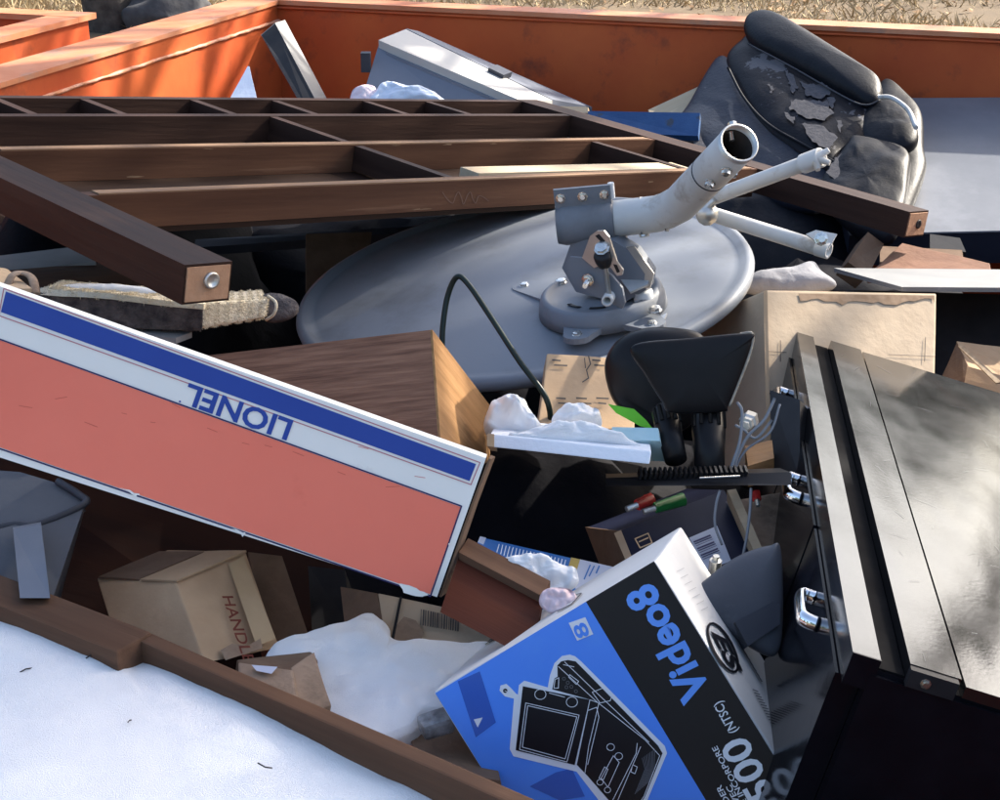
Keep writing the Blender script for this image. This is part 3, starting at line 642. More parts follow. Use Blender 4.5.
for f in (.45, .86):
    q_ = m1+(m2-m1)*f; tube('sleeve_joint', [q_, q_+ax1*.002], RT*1.012, M['greyp2'], mast, 36); tube('sleeve_lip', [q_+ax1*.002, q_+ax1*.006], RT*1.03, M['mast'], mast, 36)
dr = (m3-m2).normalized()
tube('mast_collar', [m3-dr*.10, m3-dr*.097], RT*1.012, M['greyp2'], mast, 36)
tube('rim_band', [m3-dr*.006, m3+dr*.001], RT*1.03, M['zinc'], mast, 36, hollow=.12)
upv = (CU - dr*CU.dot(dr)).normalized(); sdv = dr.cross(upv)
for (a_, b_, c_) in ((1, 0, .012), (-.95, .3, .03), (-.9, .45, .075), (-.1, -1, .09)):
    q_ = m3-dr*c_+(upv*a_+sdv*b_)*RT; nn = (upv*a_+sdv*b_).normalized(); bolt('bolt', q_, nn, .0065, mast, h=.008)
for a_ in (1, -1): tube('inner_screw', [m3-dr*.02+upv*a_*RT*.95, m3-dr*.02+upv*a_*RT*.45], .004, M['bolt'], mast, 8)
# flange plate with three bolts above the clamp
up1 = (dn_-ax1*dn_.dot(ax1)).normalized(); fwd1 = ax1.cross(up1); fwd1 = fwd1 if fwd1.dot(CP-m0) > 0 else -fwd1
ctr = m0+(m1-m0)*.5+up1*(RT*1.15+.010)+fwd1*.010
fl = box('clamp_flange', ctr, ax1, -fwd1, ((m1-m0).length*.98, .006, .034), M['dish'], ds, .0015)
for f in (-.38, 0, .38): bolt('bolt', ctr+ax1*((m1-m0).length*f)+fwd1*.003+up1*.003, fwd1, .0062, fl)
tube('eye_bolt', [m1+up1*(RT+.006), m1+up1*(RT+.03)], .005, M['mast'], ds, 8)
# U bracket plates
def plate(name, pts, pl, th, m, par, bevel=.001):
    a_ = [pl.at(x, y) for x, y in pts]; bm = bmesh.new(); A = [bm.verts.new(v) for v in a_]; B = [bm.verts.new(v-pl.n*th) for v in a_]
    bm.faces.new(A); bm.faces.new(B[::-1]); k = len(A)
    for i in range(k): bm.faces.new((A[i], B[i], B[(i+1) % k], A[(i+1) % k]))
    bmesh.ops.recalc_face_normals(bm, faces=bm.faces)
    return fin(name, bm, m, par)
bn = (fwd1*.9 + ax1*-.35 + V((0, 0, .1))).normalized()
bp1 = Plane(P(590, 280, 2.365), bn)
pa = plate('bracket_plate', [(566, 262), (570, 257), (584, 258), (600, 266), (612, 276), (622, 288), (625, 303), (622, 309), (606, 301), (588, 292), (572, 282)], bp1, .005, M['dish'], ds)
bp2 = Plane(P(595, 260, 2.345), bn)
pb = plate('tilt_plate', [(582, 258), (590, 236), (597, 231), (604, 231), (609, 237), (617, 262), (623, 270), (622, 275), (617, 276), (611, 268), (604, 264), (594, 268)], bp2, .004, M['zinc'], ds)
decal('slot', lift(bp2, .0006), [[(595, 236), (599, 234), (605, 241), (604, 245)]], M['blackhole'], pb, 0)
decal('slot', lift(bp2, .0006), [[(613, 264), (617, 265), (620, 272), (617, 273)]], M['blackhole'], pb, 0)
lathe('bushing', P(603, 258, 2.335), bn+V((0, 0, 1.2)), [(.012, -.012), (.013, -.004), (.013, .006), (.010, .010), (0, .010)], M['blackhole'], ds, 20)
bolt('bolt', P(602, 249, 2.33), bn+V((0, 0, 1.2)), .0095, ds)
bolt('bolt', P(588, 280, 2.36), bn, .008, pa); tube('stud', [P(588, 281, 2.36), P(585, 286, 2.33)], .004, M['bolt'], pa, 8)
tube('pivot_sleeve', [P(610, 296, 2.36), P(607, 301, 2.335)], .0085, M['mast'], pa, 14, hollow=.35)
tube('link_rod', [P(605, 262, 2.34), P(609, 296, 2.345)], .004, M['zinc'], ds, 8)
byk = Plane(P(600, 268, 2.415), bn)
plate('yoke', [(572, 240), (612, 240), (632, 252), (648, 274), (646, 290), (622, 304), (576, 292), (562, 268)], byk, .035, M['dish'], ds)
plate('yoke_edge', [(626, 247), (634, 246), (654, 274), (650, 288), (643, 288), (645, 274)], Plane(P(640, 266, 2.385), bn), .003, M['zinc'], ds)
bp3 = Plane(P(630, 280, 2.40), (bn*.4+dn_*.9).normalized())
plate('far_bracket', [(622, 252), (630, 250), (650, 275), (648, 284), (630, 292), (618, 276)], bp3, .004, M['zinc'], ds)
plate('lower_bracket', [(616, 316), (640, 311), (655, 318), (667, 313), (662, 324), (640, 326)], Plane(P(640, 318, 2.40), dn_), .003, M['zinc'], ds)
lathe('bearing', P(644, 302, 2.42), dn_, [(.015, -.02), (.016, 0), (.015, .018), (0, .018)], M['mast'], ds, 20)
bolt('bolt', P(655, 311, 2.39), dn_, .009, ds)
for f in (.12, .5): bolt('bolt', m1+(m2-m1)*f-up1*RT*.98+fwd1*.004, (fwd1*.6-up1), .0075, ds)
# stay arms
a0, a1 = P(688, 207, 2.50), P(806, 163, 2.32)
ar = tube('stay_arm', [a0, a0.lerp(a1, .5), a1], .0115, M['mast'], ds, 16)
e_ = (a1-a0).normalized(); tube('arm_end', [a1-e_*.005, a1+e_*.028], .0145, M['mast'], ar, 16, hollow=.3)
for x1, y1 in ((829, 150), (830, 163), (818, 170)): tube('prong', [P(815, 158, 2.30), P(x1, y1, 2.29)], [.007, .004], M['mast'], ar, 8)
a0, a1 = P(708, 213, 2.52), P(822, 249, 2.36)
ar = tube('stay_arm', [a0, a0.lerp(a1, .5), a1], .0118, M['mast'], ds, 16)
tube('arm_end', [P(817, 247.5, 2.362), P(829, 251, 2.352)], .0125, M['mast'], ar, 16, hollow=.3)
slab('lug', [(806, 234, 2.36), (816, 230, 2.36), (837, 234, 2.35), (828, 250, 2.345)], .004, M['mast'], ar, .001); bolt('bolt', P(821, 239, 2.335), V((0, -1, .3)), .0085, ar)
lathe('pivot_bolt', P(706, 214, 2.46), V((.2, -1, .2)), [(.017, 0), (.018, .006), (.012, .008), (.010, .016), (0, .016)], M['zinc'], ds, 12)
tube('pivot_lug', [P(700, 212, 2.46), P(714, 199, 2.44)], .005, M['zinc'], ds, 8)
# ---- black cable
cp = curve([P(442, 352, 2.3), P(443, 325, 2.3), P(448, 295, 2.3), P(457, 277, 2.29), P(468, 284, 2.28), P(490, 316, 2.25), P(520, 362, 2.2), P(546, 398, 2.18), P(552, 430, 2.2)], 8)
tag(tube('cable', cp, .0042, M['cable'], None, 10), 'thin black cable looping up in front of the satellite dish', 'cable')

# ---- things under the left of the frame
tag(slab('cardboard_sheet', [(306, 234, 3.0), (372, 232, 3.05), (360, 330, 2.85), (306, 320, 2.82)], .006, M['card_dark']), 'brown cardboard sheet standing behind the left edge of the dish', 'cardboard')
tag(slab('shelf_board', [(-40, 222, 3.0), (150, 240, 3.05), (150, 262, 3.0), (-40, 252, 2.95)], .03, M['walnut']), 'dark brown shelf board under the left frame leg, uppermost of the three', 'board')
tag(slab('grey_board', [(-20, 258, 2.75), (72, 247, 2.85), (96, 262, 2.72), (-10, 272, 2.65)], .012, M['whitep']), 'grey white board under the left frame leg', 'board')
tag(slab('shelf_board', [(-40, 274, 2.6), (112, 262, 2.75), (150, 292, 2.6), (-40, 300, 2.45)], .02, M['walnut2']), 'brown board directly above the wool pad', 'board')
tag(slab('paper_scrap', [(14, 222, 2.95), (34, 233, 2.93), (36, 238, 2.92), (22, 238, 2.92)], .003, M['foam']), 'white paper scrap behind the left frame leg', 'paper')
tag(slab('trim_strip', [(190, 240, 3.1), (420, 226, 3.2), (420, 232, 3.18), (190, 248, 3.08)], .02, M['greyp2']), 'thin dark strip running just below the front rail of the frame', 'strip')
tag(slab('dark_filler_board', [(-70, 168, 3.25), (44, 188, 3.3), (44, 244, 3.2), (-70, 250, 3.15)], .02, M['walnutdark']), 'dark board added as shade behind the left frame leg at the left edge', 'board')  # added so the gap behind the leg stays dark
# wool pad
pl = Plane(P(180, 305, 2.3), (-.05, -.42, .9))
wl = thing('wool_pad', P(180, 330, 2.3), 'thick wool pad with cream end and dark side under the bolted frame leg', 'pad')
hexa('dark_side', [P(38, 292, 2.12), P(204, 308, 2.12), P(204, 330, 2.13), P(38, 328, 2.13), P(44, 288, 2.28), P(204, 302, 2.26), P(204, 322, 2.26), P(44, 318, 2.28)], M['wooldark'], wl, .012, .006, 6)
hexa('cream_pile', [P(40, 287, 2.13), P(204, 303, 2.115), P(204, 309, 2.115), P(40, 293, 2.12), P(60, 282, 2.32), P(230, 294, 2.30), P(230, 300, 2.30), P(60, 288, 2.32)], M['wool'], wl, .006, .006, 6)
hexa('cream_end', [P(202, 303, 2.12), P(268, 299, 2.18), P(266, 318, 2.18), P(202, 331, 2.13), P(210, 294, 2.30), P(262, 291, 2.32), P(262, 312, 2.32), P(210, 316, 2.30)], M['wool'], wl, .012, .006, 5)
pillow('grey_tip', Plane(P(280, 308, 2.24), (0, -.5, .8)), [(262, 298), (278, 295), (296, 302), (298, 312), (284, 320), (264, 320)], .012, M['wooldark'], wl, wrinkle=.003)
tube('band', curve([P(268, 296, 2.19), P(276, 303, 2.17), P(274, 314, 2.17), P(266, 320, 2.18)], 5), .0022, M['wool'], wl, 8)
tag(pillow('snow_patch', Plane(P(110, 293, 2.24), (0, -.3, .95)), [(44, 292), (60, 287), (100, 288), (140, 291), (178, 297), (170, 300), (100, 297), (60, 296)], .012, M['snow'], None, wrinkle=.006), 'thin strip of snow lying on the wool pad', 'snow')
tag(slab('white_tray', [(110, 326, 2.15), (192, 332, 2.15), (176, 338, 2.12), (120, 334, 2.12)], .008, M['whitep']), 'white plastic tray edge below the wool pad', 'tray')
tag(slab('cardboard_strip', [(-20, 262, 2.1), (6, 266, 2.1), (34, 288, 2.0), (-20, 292, 2.0)], .01, M['card'], None, .003, .006, 3), 'tan cardboard scrap poking out above the long carton at the left edge', 'cardboard')
tag(tube('bent_strap', curve([P(6, 290, 2.02), P(12, 276, 2.03), P(22, 273, 2.04), (P(32, 278, 2.03)), P(36, 294, 2.0)], 6), .006, M['card_wet'], None, 8, flat=.4), 'bent brown strap looping above the long carton', 'strap')

def fuzz(o, n, ln, m, par, name='wool_fibres'):
    rd = random.Random(9); me = o.data; mw = WM[o.name]; v = []; f = []
    fs = [(p.area, [mw @ me.vertices[i].co for i in p.vertices], (mw.to_3x3() @ p.normal).normalized()) for p in me.polygons]; ws = [q[0] for q in fs]
    for a_, vs_, nn in rd.choices(fs, ws, k=n):
        w_ = [rd.random() for _ in vs_]; t_ = sum(w_); p_ = sum((q*k for q, k in zip(vs_, w_)), V())/t_
        d_ = (nn+V((rd.gauss(0, .6), rd.gauss(0, .6), rd.gauss(0, .6)))).normalized()*ln*rd.uniform(.5, 1.3); s_ = d_.orthogonal().normalized()*.0006
        i = len(v); v += [p_-s_, p_+s_, p_+d_]; f.append((i, i+1, i+2))
    ob_ = raw(name, v, f, m, par); ob_['kind'] = 'stuff'; return ob_
for c_ in list(wl.children):
    if c_.name.startswith('cream'): fuzz(c_, 7000, .0032, M['wool'], wl)
    elif c_.name.startswith('dark'): fuzz(c_, 7000, .0032, M['wooldark'], wl)
# ---- woodgrain speaker box
q = [P(150, 362, 2.05), P(430, 330, 1.98), P(441, 478, 1.88), P(158, 440, 1.98)]
bkv = P(488, 406, 2.22)-P(430, 330, 1.98)
wb = thing('woodgrain_box', q[2], 'brown woodgrain box with sunlight painted on its right side, propped behind the long carton', 'box')
wbk = [q[0]+bkv, q[1]+bkv, P(488, 462, 2.15), q[3]+bkv*.6]
hexa('cabinet', q + wbk, M['teak'], wb, .002)
sd = [q[1], wbk[1], wbk[2], q[2]]; n_ = (sd[1]-sd[0]).cross(sd[3]-sd[0]).normalized(); n_ = n_ if n_.dot(CP-sd[0]) > 0 else -n_
hexa('sunlit_side', [v+n_*.003 for v in sd]+[v+n_*.0002 for v in sd], M['oak_litside'], wb, .001)  # golden colour stands in for sunlight on this face

# ---- long orange, white and blue carton (printed name upside down)
LP = Plane(V((-.3513, 1.7122, 1.1619)), (0, 0, 1))
lx = V((.9450, -.0731, -.3187)).normalized(); ly = V((-.0265, .9543, -.2977)); ly = (ly-lx*ly.dot(lx)).normalized()
lq = Plane(V((-.3513, 1.7122, 1.1619))-ly*.0496, -ly)
fq = [lq.at(-60, 265), lq.at(486, 458), lq.at(437, 597), lq.at(-114, 421)]
bkd = ly*.045 + lx*.002
lc = thing('long_carton', fq[3], 'long coral orange carton with blue and white stripes and upside down lettering', 'carton')
hexa('box', fq + [v+bkd for v in fq], M['cream'], lc, .0025)
decal('orange_print', lq, [[(-78, 312), (461, 507), (430, 594), (-106, 411)]], M['coral'], lc, .0006)
decal('blue_stripe', lq, [[(6, 291.5), (476, 464), (469.5, 481), (1, 312)]], M['blueprint'], lc, .0006)
pk = mat('pink_line', (.52, .22, .24), None, rough=.5)
decal('border_line', lq, stroke([(4, 288.5), (480, 462.5), (471, 484.5), (-1, 315.5)], 1.1, True), pk, lc, .0008)
decal('border_line', lq, stroke([(-78, 311), (461.5, 506), (430.5, 596), (-107, 412)], 1.5, True), M['navyline'], lc, .001)
text('lettering', 'LIONEL', lq, (293.5, 421), (189, 383.5), M['blueprint'], lc, .001, .026, (-7, 19.8))
decal('dot', lq, [ell(180, 401.5, 1.1, 1.1, 8)], M['blueprint'], lc, .001)
for k, po in enumerate(([(398, 583), (412, 586), (428, 594), (420, 597), (404, 592)], [(232, 528), (246, 533), (243, 536)], [(448, 545), (452, 540), (453, 546)], [(120, 487), (140, 494), (136, 496)])):
    decal('scuff', lq, [jag(po, 4, .8, k)], M['cream'], lc, .0012)
sm_ = []
for k in range(14):
    x0 = 20+k*31+random.uniform(-9, 9); y0 = 400+x0*.18+random.uniform(-30, 25); sm_ += stroke([(x0, y0), (x0+random.uniform(3, 14), y0+random.uniform(-3, 6))], .5)
decal('scratch_marks', lq, sm_, mat('dull_coral', (.62, .12, .08), None, rough=.6), lc, .0011)
sd = [fq[1], fq[1]+bkd, fq[2]+bkd, fq[2]]
hexa('end_flap', [fq[1]+lx*.006+ly*.004, fq[1]+bkd+lx*.010, fq[2]+bkd+lx*.010, fq[2]+lx*.005+ly*.004, fq[1]+lx*.003+ly*.004, fq[1]+bkd+lx*.004, fq[2]+bkd+lx*.004, fq[2]+lx*.002+ly*.004], M['card_dark'], lc, .001, .002, 2)

# ---- tan cardboard box
q = [P(765, 290, 2.46), P(937, 293, 2.55), P(934, 470, 2.40), P(769, 470, 2.32)]
bv = P(700, 318, 2.66)-P(765, 290, 2.46)
cb = thing('cardboard_box', q[3], 'large tan cardboard box with stained top edge behind the black cabinet', 'box')
hexa('carton', q + [v+bv for v in q], M['card_grey'], cb, .004, .0008, 3)
sp = plane3((765, 290, 2.46), (768, 470, 2.32), (700, 318, 2.66)); fp = plane3((765, 290, 2.46), (937, 293, 2.55), (769, 470, 2.32))
st = [(768, 292)]
rs = random.Random(4); xs_ = list(range(800, 937, 6))
stp = [(798, 294)] + [(934, 296)] + [(934, 303)] + [(x, 298+rs.random()*5+(3 if 840 < x < 920 else 0)) for x in reversed(xs_)]
decal('water_stain', fp, [stp], M['stain'], cb, .0014)
decal('printed_mark', fp, stroke([(780, 341), (780, 362)], .9)+stroke([(768, 352), (786, 353)], .7)+stroke([(925, 338), (924, 362)], .8)+stroke([(888, 355), (934, 357)], .6)+stroke([(768, 395), (774, 390), (777, 402)], 1), M['ink'], cb, .0016)
slab('corner_edge', [(763.5, 291, 2.452), (767, 290, 2.452), (771, 470, 2.312), (767, 470, 2.312)], .003, M['card'], cb, .001)
# ---- mid cardboard with printing
q = [(546, 354, 2.28), (636, 358, 2.30), (634, 430, 2.2), (538, 424, 2.18)]
mb = thing('printed_carton', P(540, 424, 2.2), 'small printed brown cardboard carton behind the white foam board', 'carton')
slab('carton', q, .03, M['card'], mb, .002, .002, 2)
mp_ = plane3(*q[:3]); mk = []
for r_ in range(4):
    for k in range(3):
        x0 = 552+k*20+r_*2; y0 = 362+r_*5+(28 if r_ > 1 else 0)
        if k == 1 and r_ < 2: continue
        mk += stroke([(x0, y0), (x0+13-rs.random()*6, y0+.6)], 1.6)
mk += stroke([(588, 358), (590, 366), (586, 372), (588, 380), (582, 384)], 1.2) + stroke([(584, 360), (585, 370)], 1)
decal('faded_print', mp_, mk, M['ink'], mb, .004)

# ---- black plastic horns with ribbed necks
pl = Plane(P(660, 380, 2.12), (-.1, -.9, .35))
h1 = thing('plastic_scoop', P(650, 430, 2.1), 'round black plastic scoop, the rear one of two, with green card on it', 'scoop')
pillow('bowl', pl, [(606, 380), (606, 358), (620, 338), (645, 328), (678, 328), (702, 335), (716, 360), (708, 400), (680, 432), (640, 424), (616, 405)], .035, M['horn'], h1, power=.45)
decal('green_card', lift(pl, .034), [[(608, 404), (634, 409), (646, 420), (654, 430), (640, 426), (616, 413)]], M['green'], h1)
p2 = Plane(P(690, 380, 1.99), (.12, -.9, .3))
h2 = thing('plastic_scoop', P(700, 410, 2.0), 'flared black plastic scoop with sunlight painted along its rim, the front one of two', 'scoop')
pillow('shell', p2, [(632, 346), (690, 338), (750, 333), (752, 340), (747, 358), (729, 404), (722, 412), (672, 413), (662, 402), (646, 376)], .009, M['horn'], h2, back=.02, power=.3)
tube('rim', curve([lift(p2, .001).at(x, y) for x, y in ((740, 334), (752, 334), (750, 352), (738, 384), (729, 406))], 6), .0022, M['hornrim'], h2, 8)  # pale tone paints the sunlit right edge of the scoop
def ribbed(cx, y0, y1, r0, r1, dep, label, dx=0, nr=5):
    a_, b_ = P(cx, y0, dep), P(cx+dx, y1, dep-.05); t = thing('ribbed_handle', b_, label, 'handle'); di = (b_-a_); L_ = di.length
    lathe('grip', a_, di, [(0, -.002), (r0*.8, 0), (r0, .006), (r0*1.02, L_*.35), (r1*1.1, L_*.55), (r1, L_), (0, L_)], M['horn'], t, 24)
    ax = di.normalized(); px_ = CR-ax*CR.dot(ax); px_.normalize(); py_ = -ax.cross(px_); py_ = py_ if py_.dot(CF) < 0 else -py_
    for k in range(nr):
        an = R_(-60+120*k/(nr-1)); o2 = (px_*math.sin(an)+py_*math.cos(an))*r0*1.0
        tube('rib', [a_+ax*.006+o2, a_+ax*(L_*.36)+o2], .0028, M['horn'], t, 6)
ribbed(664, 408, 460, .017, .014, 2.04, 'ribbed black handle below the round scoop', 12)
ribbed(708, 408, 474, .021, .018, 2.03, 'thicker ribbed black handle below the flared scoop', 2)
# ---- connectors and cables by the cabinet
for k, (pts, r) in enumerate([([(737, 402), (742, 412), (740, 440), (733, 462), (728, 476)], .002), ([(775, 398), (764, 420), (748, 436), (738, 455), (732, 474)], .002), ([(772, 420), (756, 438), (744, 430), (735, 425)], .0018), ([(738, 478), (735, 470), (746, 450), (770, 432), (780, 404)], .0016)]):
    tag(tube('grey_cable', curve([P(x, y, 1.98+.01*k) for x, y in pts], 6), r, M['cablegrey'], None, 8), ['grey cable hanging straight beside the thick ribbed handle', 'grey cable slanting up to the topmost chrome pull', 'short grey cable curling round the coax plug', 'thin grey cable crossing behind the others'][k], 'cable', 'grey cables beside the cabinet')
lathe('coax_plug', P(748, 422, 2.03), V((-.3, -1, .2)), [(.012, -.02), (.012, .004), (.009, .006), (.009, .02), (.006, .02), (.006, .03), (0, .03)], M['zinc'], None, 6, False)
tag(bpy.context.scene.objects['coax_plug'], 'metal coax plug between the grey cables', 'plug')
tag(slab('wood_block', [(745, 446, 2.05), (772, 440, 2.06), (774, 458, 2.02), (748, 466, 2.0)], .03, M['oak_litside']), 'small golden wood block beside the grey cables', 'block')
tag(slab('black_bracket', [(770, 390, 2.15), (800, 400, 2.1), (800, 480, 2.0), (772, 470, 2.05)], .05, M['blackhole'], None, .006), 'black bracket tucked behind the topmost chrome pull', 'bracket')
# serrated black bar
q = [(600, 478, 1.98), (745, 466, 1.94), (792, 476, 1.90), (792, 488, 1.88)]
sb = thing('serrated_bar', P(700, 490, 1.9), 'black serrated plastic bar crossing above the navy box', 'bar')
hexa('bar', [P(606, 478, 2.0), P(790, 472, 1.92), P(792, 485, 1.9), P(606, 486, 1.98), P(606, 474, 2.04), P(780, 468, 1.96), P(780, 480, 1.96), P(606, 483, 2.04)], M['horn'], sb, .003)
for k in range(22):
    x = 640+k*5; box('tooth', P(x, 473.5-k*.1, 1.985-.002*k), V((.3, 0, 1)), V((0, 1, 0)), (.008, .02, .0032), M['horn'], sb, .0008)
tube('glint_edge', [P(700, 478, 1.945), P(740, 476, 1.925)], .0012, M['zinc'], sb, 6)
# ---- white foam board with snow
q = [P(490, 434, 1.98), P(652, 451, 1.93), P(650, 464, 1.925), P(490, 447, 1.975)]
bv = P(500, 419, 2.16)-P(490, 434, 1.98)
fb = thing('foam_board', q[3], 'white foam board with brown end carrying clumps of snow', 'board')
hexa('slab', q + [v+bv for v in q], M['foam'], fb, .002, .0008, 3)
slab('brown_end', [(487, 433.5, 1.979), (494, 434, 1.977), (494, 447, 1.972), (487, 446, 1.974)], .02, M['card'], fb, .001)
tag(slab('teal_foam', [(612, 427, 2.02), (658, 428, 2.0), (660, 441, 1.99), (612, 439, 2.01)], .05, M['teal'], None, .004), 'pale teal foam piece wedged under the green card', 'foam')
pl = Plane(P(515, 420, 2.06), (0, -.55, .8))
tag(pillow('snow_clump', pl, [(486, 432), (488, 412), (505, 405), (522, 410), (534, 422), (545, 432), (520, 436)], .030, M['snow'], None, wrinkle=.022, wscale=20), 'rounded snow clump on the left end of the foam board', 'snow')
pl = Plane(P(580, 425, 2.04), (0, -.55, .8))
tag(pillow('snow_clump', pl, [(552, 424), (556, 414), (574, 410), (594, 413), (602, 424), (590, 430), (566, 432)], .028, M['snow'], None, wrinkle=.016, wscale=24), 'round snow clump in front of the printed carton', 'snow')
pl = Plane(P(580, 436, 1.985), (.05, -.45, .9))
tag(pillow('snow_drift', pl, [(508, 435), (540, 428), (580, 426), (600, 432), (626, 442), (640, 449), (590, 444), (540, 440)], .016, M['snow'], None, wrinkle=.012, wscale=24), 'flat drift of snow along the top of the foam board', 'snow')

# ---- navy box with bar code label
nq = [P(620, 531, 2.02), P(724, 490, 2.10), P(758, 556, 1.98), P(650, 604, 1.90)]
bv = P(588, 527, 2.16)-P(620, 531, 2.02)
nb = thing('navy_box', nq[3], 'navy blue carton with white bar code label and brown open end', 'carton')
hexa('carton', nq + [v+bv for v in nq], M['navybox'], nb, .002)
npn = plane3((620, 531, 2.02), (724, 490, 2.10), (650, 604, 1.90))
decal('label', npn, [[(689, 539), (717, 527), (731, 562), (706, 572), (697, 555)]], M['labelw'], nb, .002)
bars = []
for k in range(9):
    t = k/9; x0, y0 = 693+t*11, 543+t*20; bars.append([(x0, y0), (x0+17, y0-7), (x0+17.8, y0-5.5-.7*(k % 3)), (x0+.8, y0+1.3-.5*(k % 3))])
decal('bar_code', npn, bars, M['navyline'], nb, .0026)
decal('emblem', npn, stroke([(635, 540), (648, 534.5), (652, 544), (640, 549)], 1.2, True)+stroke([(639, 543), (648, 539)], 1.3), M['tanwood'], nb, .002)
decal('side_lettering', npn, stroke([(727, 503), (748, 545)], 2), M['gprint'], nb, .002)
sd = [nq[0], nq[0]+bv, nq[3]+bv, nq[3]]; n_ = (sd[1]-sd[0]).cross(sd[3]-sd[0]).normalized(); n_ = n_ if n_.dot(CP-sd[0]) > 0 else -n_
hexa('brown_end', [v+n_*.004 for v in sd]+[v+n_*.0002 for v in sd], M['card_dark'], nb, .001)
slab('corner_edge', [(614, 533, 2.012), (621, 530, 2.012), (651, 604, 1.892), (645, 606, 1.892)], .003, M['card'], nb, .001)
for nm, m, a_, b_, l_ in (('red_plug', 'red', (637, 505), (652, 499), 'red phono plug lying on the navy carton'), ('green_plug', 'greenp', (655, 508), (684, 499), 'green phono plug lying on the navy carton')):
    A, B = P(*a_, 2.0), P(*b_, 2.01); t = thing(nm, A, l_, 'plug'); tube('sleeve', [A, B], [.007, .0085], M[m], t, 12); d_ = (A-B).normalized(); tube('tip', [A, A+d_*.016], .004, M['zinc'], t, 8)
tag(slab('brown_carton', [(735, 498, 2.08), (790, 490, 2.1), (796, 560, 2.0), (752, 560, 2.0)], .12, M['card_wet'], None, .003, .003, 2), 'crushed brown carton squeezed between navy box and black cabinet', 'carton')
tag(slab('card_divider', [(727, 490, 2.06), (736, 489, 2.06), (764, 552, 1.95), (756, 556, 1.95)], .02, M['pale'], None, .001), 'pale cardboard divider standing right of the navy box', 'cardboard')
tag(tube('thin_cable', curve([P(x, y, 1.93) for x, y in ((720, 490), (716, 505), (715, 525), (722, 545))], 6), .0018, M['cablegrey'], None, 6), 'hair thin cable hanging over the bar code label', 'cable')
tag(tube('thin_cable', curve([P(x, y, 1.92) for x, y in ((751, 488), (750, 510), (747, 535), (743, 556))], 6), .0018, M['cablegrey'], None, 6), 'hair thin cable hanging beside the pale divider', 'cable')
A = P(755, 492, 1.97); t = thing('red_plug', A, 'small red phono plug hanging below the serrated bar', 'plug'); tube('sleeve', [A, P(757, 500, 1.965)], .006, M['red'], t, 10); tube('tip', [P(757, 500, 1.965), P(758, 506, 1.96)], .003, M['zinc'], t, 8)
lathe('screw_plug', P(715, 566, 1.86), V((.05, -.1, 1)), [(.006, -.025), (.006, -.005), (.0075, -.005), (.0075, .008), (.004, .008), (.004, .014), (0, .014)], M['zinc'], None, 8, False); tag(bpy.data.objects['screw_plug'], 'brass coloured screw plug lying against the bar code label', 'plug')
# ---- grey suitcase behind the blue carton
gp = Plane(P(750, 590, 1.78), (.1, -.75, .65))
gs = thing('grey_suitcase', P(750, 650, 1.75), 'grey moulded plastic case beside the black cabinet drawers', 'case')
pillow('shell', gp, [(690, 600), (712, 574), (740, 555), (768, 546), (780, 550), (782, 620), (776, 655), (752, 648), (722, 626)], .016, M['greyp'], gs, power=.3)
plate('band', [(735, 622), (772, 602), (780, 604), (780, 624), (748, 646)], lift(gp, .019), .02, M['greyp2'], gs)
# ---- blue carton, drawer, snow, pink
bq = [(480, 537, 1.98), (640, 574, 1.96), (634, 610, 1.88), (468, 566, 1.90)]
bc = thing('blue_carton', P(470, 566, 1.9), 'narrow blue carton with small white print and gold stripe beside the drawer', 'carton')
slab('carton', bq, .06, M['bluecarton'], bc, .0015)
bpn = plane3(*bq[:3])
decal('white_end', bpn, [[(480, 537), (486, 538.4), (475, 567.5), (468, 566)]], M['labelw'], bc, .001)
decal('gold_stripe', bpn, [[(571, 558), (580, 560), (571, 590), (562, 588)]], M['gold'], bc, .001)
decal('white_panel', bpn, [[(580, 560), (639, 573.5), (633, 609), (571, 590)]], M['labelw'], bc, .001)
tl = []
for k in range(20):
    x0 = 499+k*3.5; y0 = 545+k*.83; tl += stroke([(x0, y0), (x0-2.6, y0+9+3*((k*7) % 4)/3)], 1.0)
decal('small_print', bpn, tl, M['wprint'], bc, .0012)
decal('blue_print', bpn, stroke([(590, 566), (584, 580)], 1.4)+stroke([(594, 567), (589, 577)], 1.4)+stroke([(599, 567), (596, 574)], 1.6), M['bluecarton'], bc, .0014)
dq = [P(459, 556, 1.84), P(542, 600, 1.78), P(532, 660, 1.70), P(440, 612, 1.76)]
dw = thing('wooden_drawer', dq[3], 'red brown wooden drawer right of the long carton', 'drawer')
hexa('front_board', dq + [v+V((.004, .02, .0)) for v in dq], M['redwood'], dw, .002)
up_ = V((0, 0, .008))
hexa('top_edge', [dq[0]+up_+V((0, -.006, 0)), dq[1]+up_+V((0, -.006, 0)), dq[1]-up_*.4+V((0, -.006, 0)), dq[0]-up_*.4+V((0, -.006, 0)), dq[0]+up_+V((.01, .03, 0)), dq[1]+up_+V((.01, .03, 0)), dq[1]+V((.01, .03, 0)), dq[0]+V((.01, .03, 0))], M['boardwood'], dw, .002)
tag(pillow('snow_clump', Plane(P(535, 580, 1.84), (.1, -.5, .85)), [(496, 566), (515, 560), (545, 562), (572, 570), (578, 584), (560, 592), (530, 588), (506, 578)], .02, M['snow'], None, wrinkle=.014, wscale=24), 'snow clump lying against the blue carton', 'snow')
tag(pillow('pink_wrapper', Plane(P(552, 596, 1.76), (0, -.7, .6)), [(540, 606), (541, 594), (552, 588), (572, 590), (576, 604), (554, 614)], .012, M['pink'], None, wrinkle=.016, wscale=30), 'crumpled pale pink wrapper behind the blue printed box', 'wrapper')

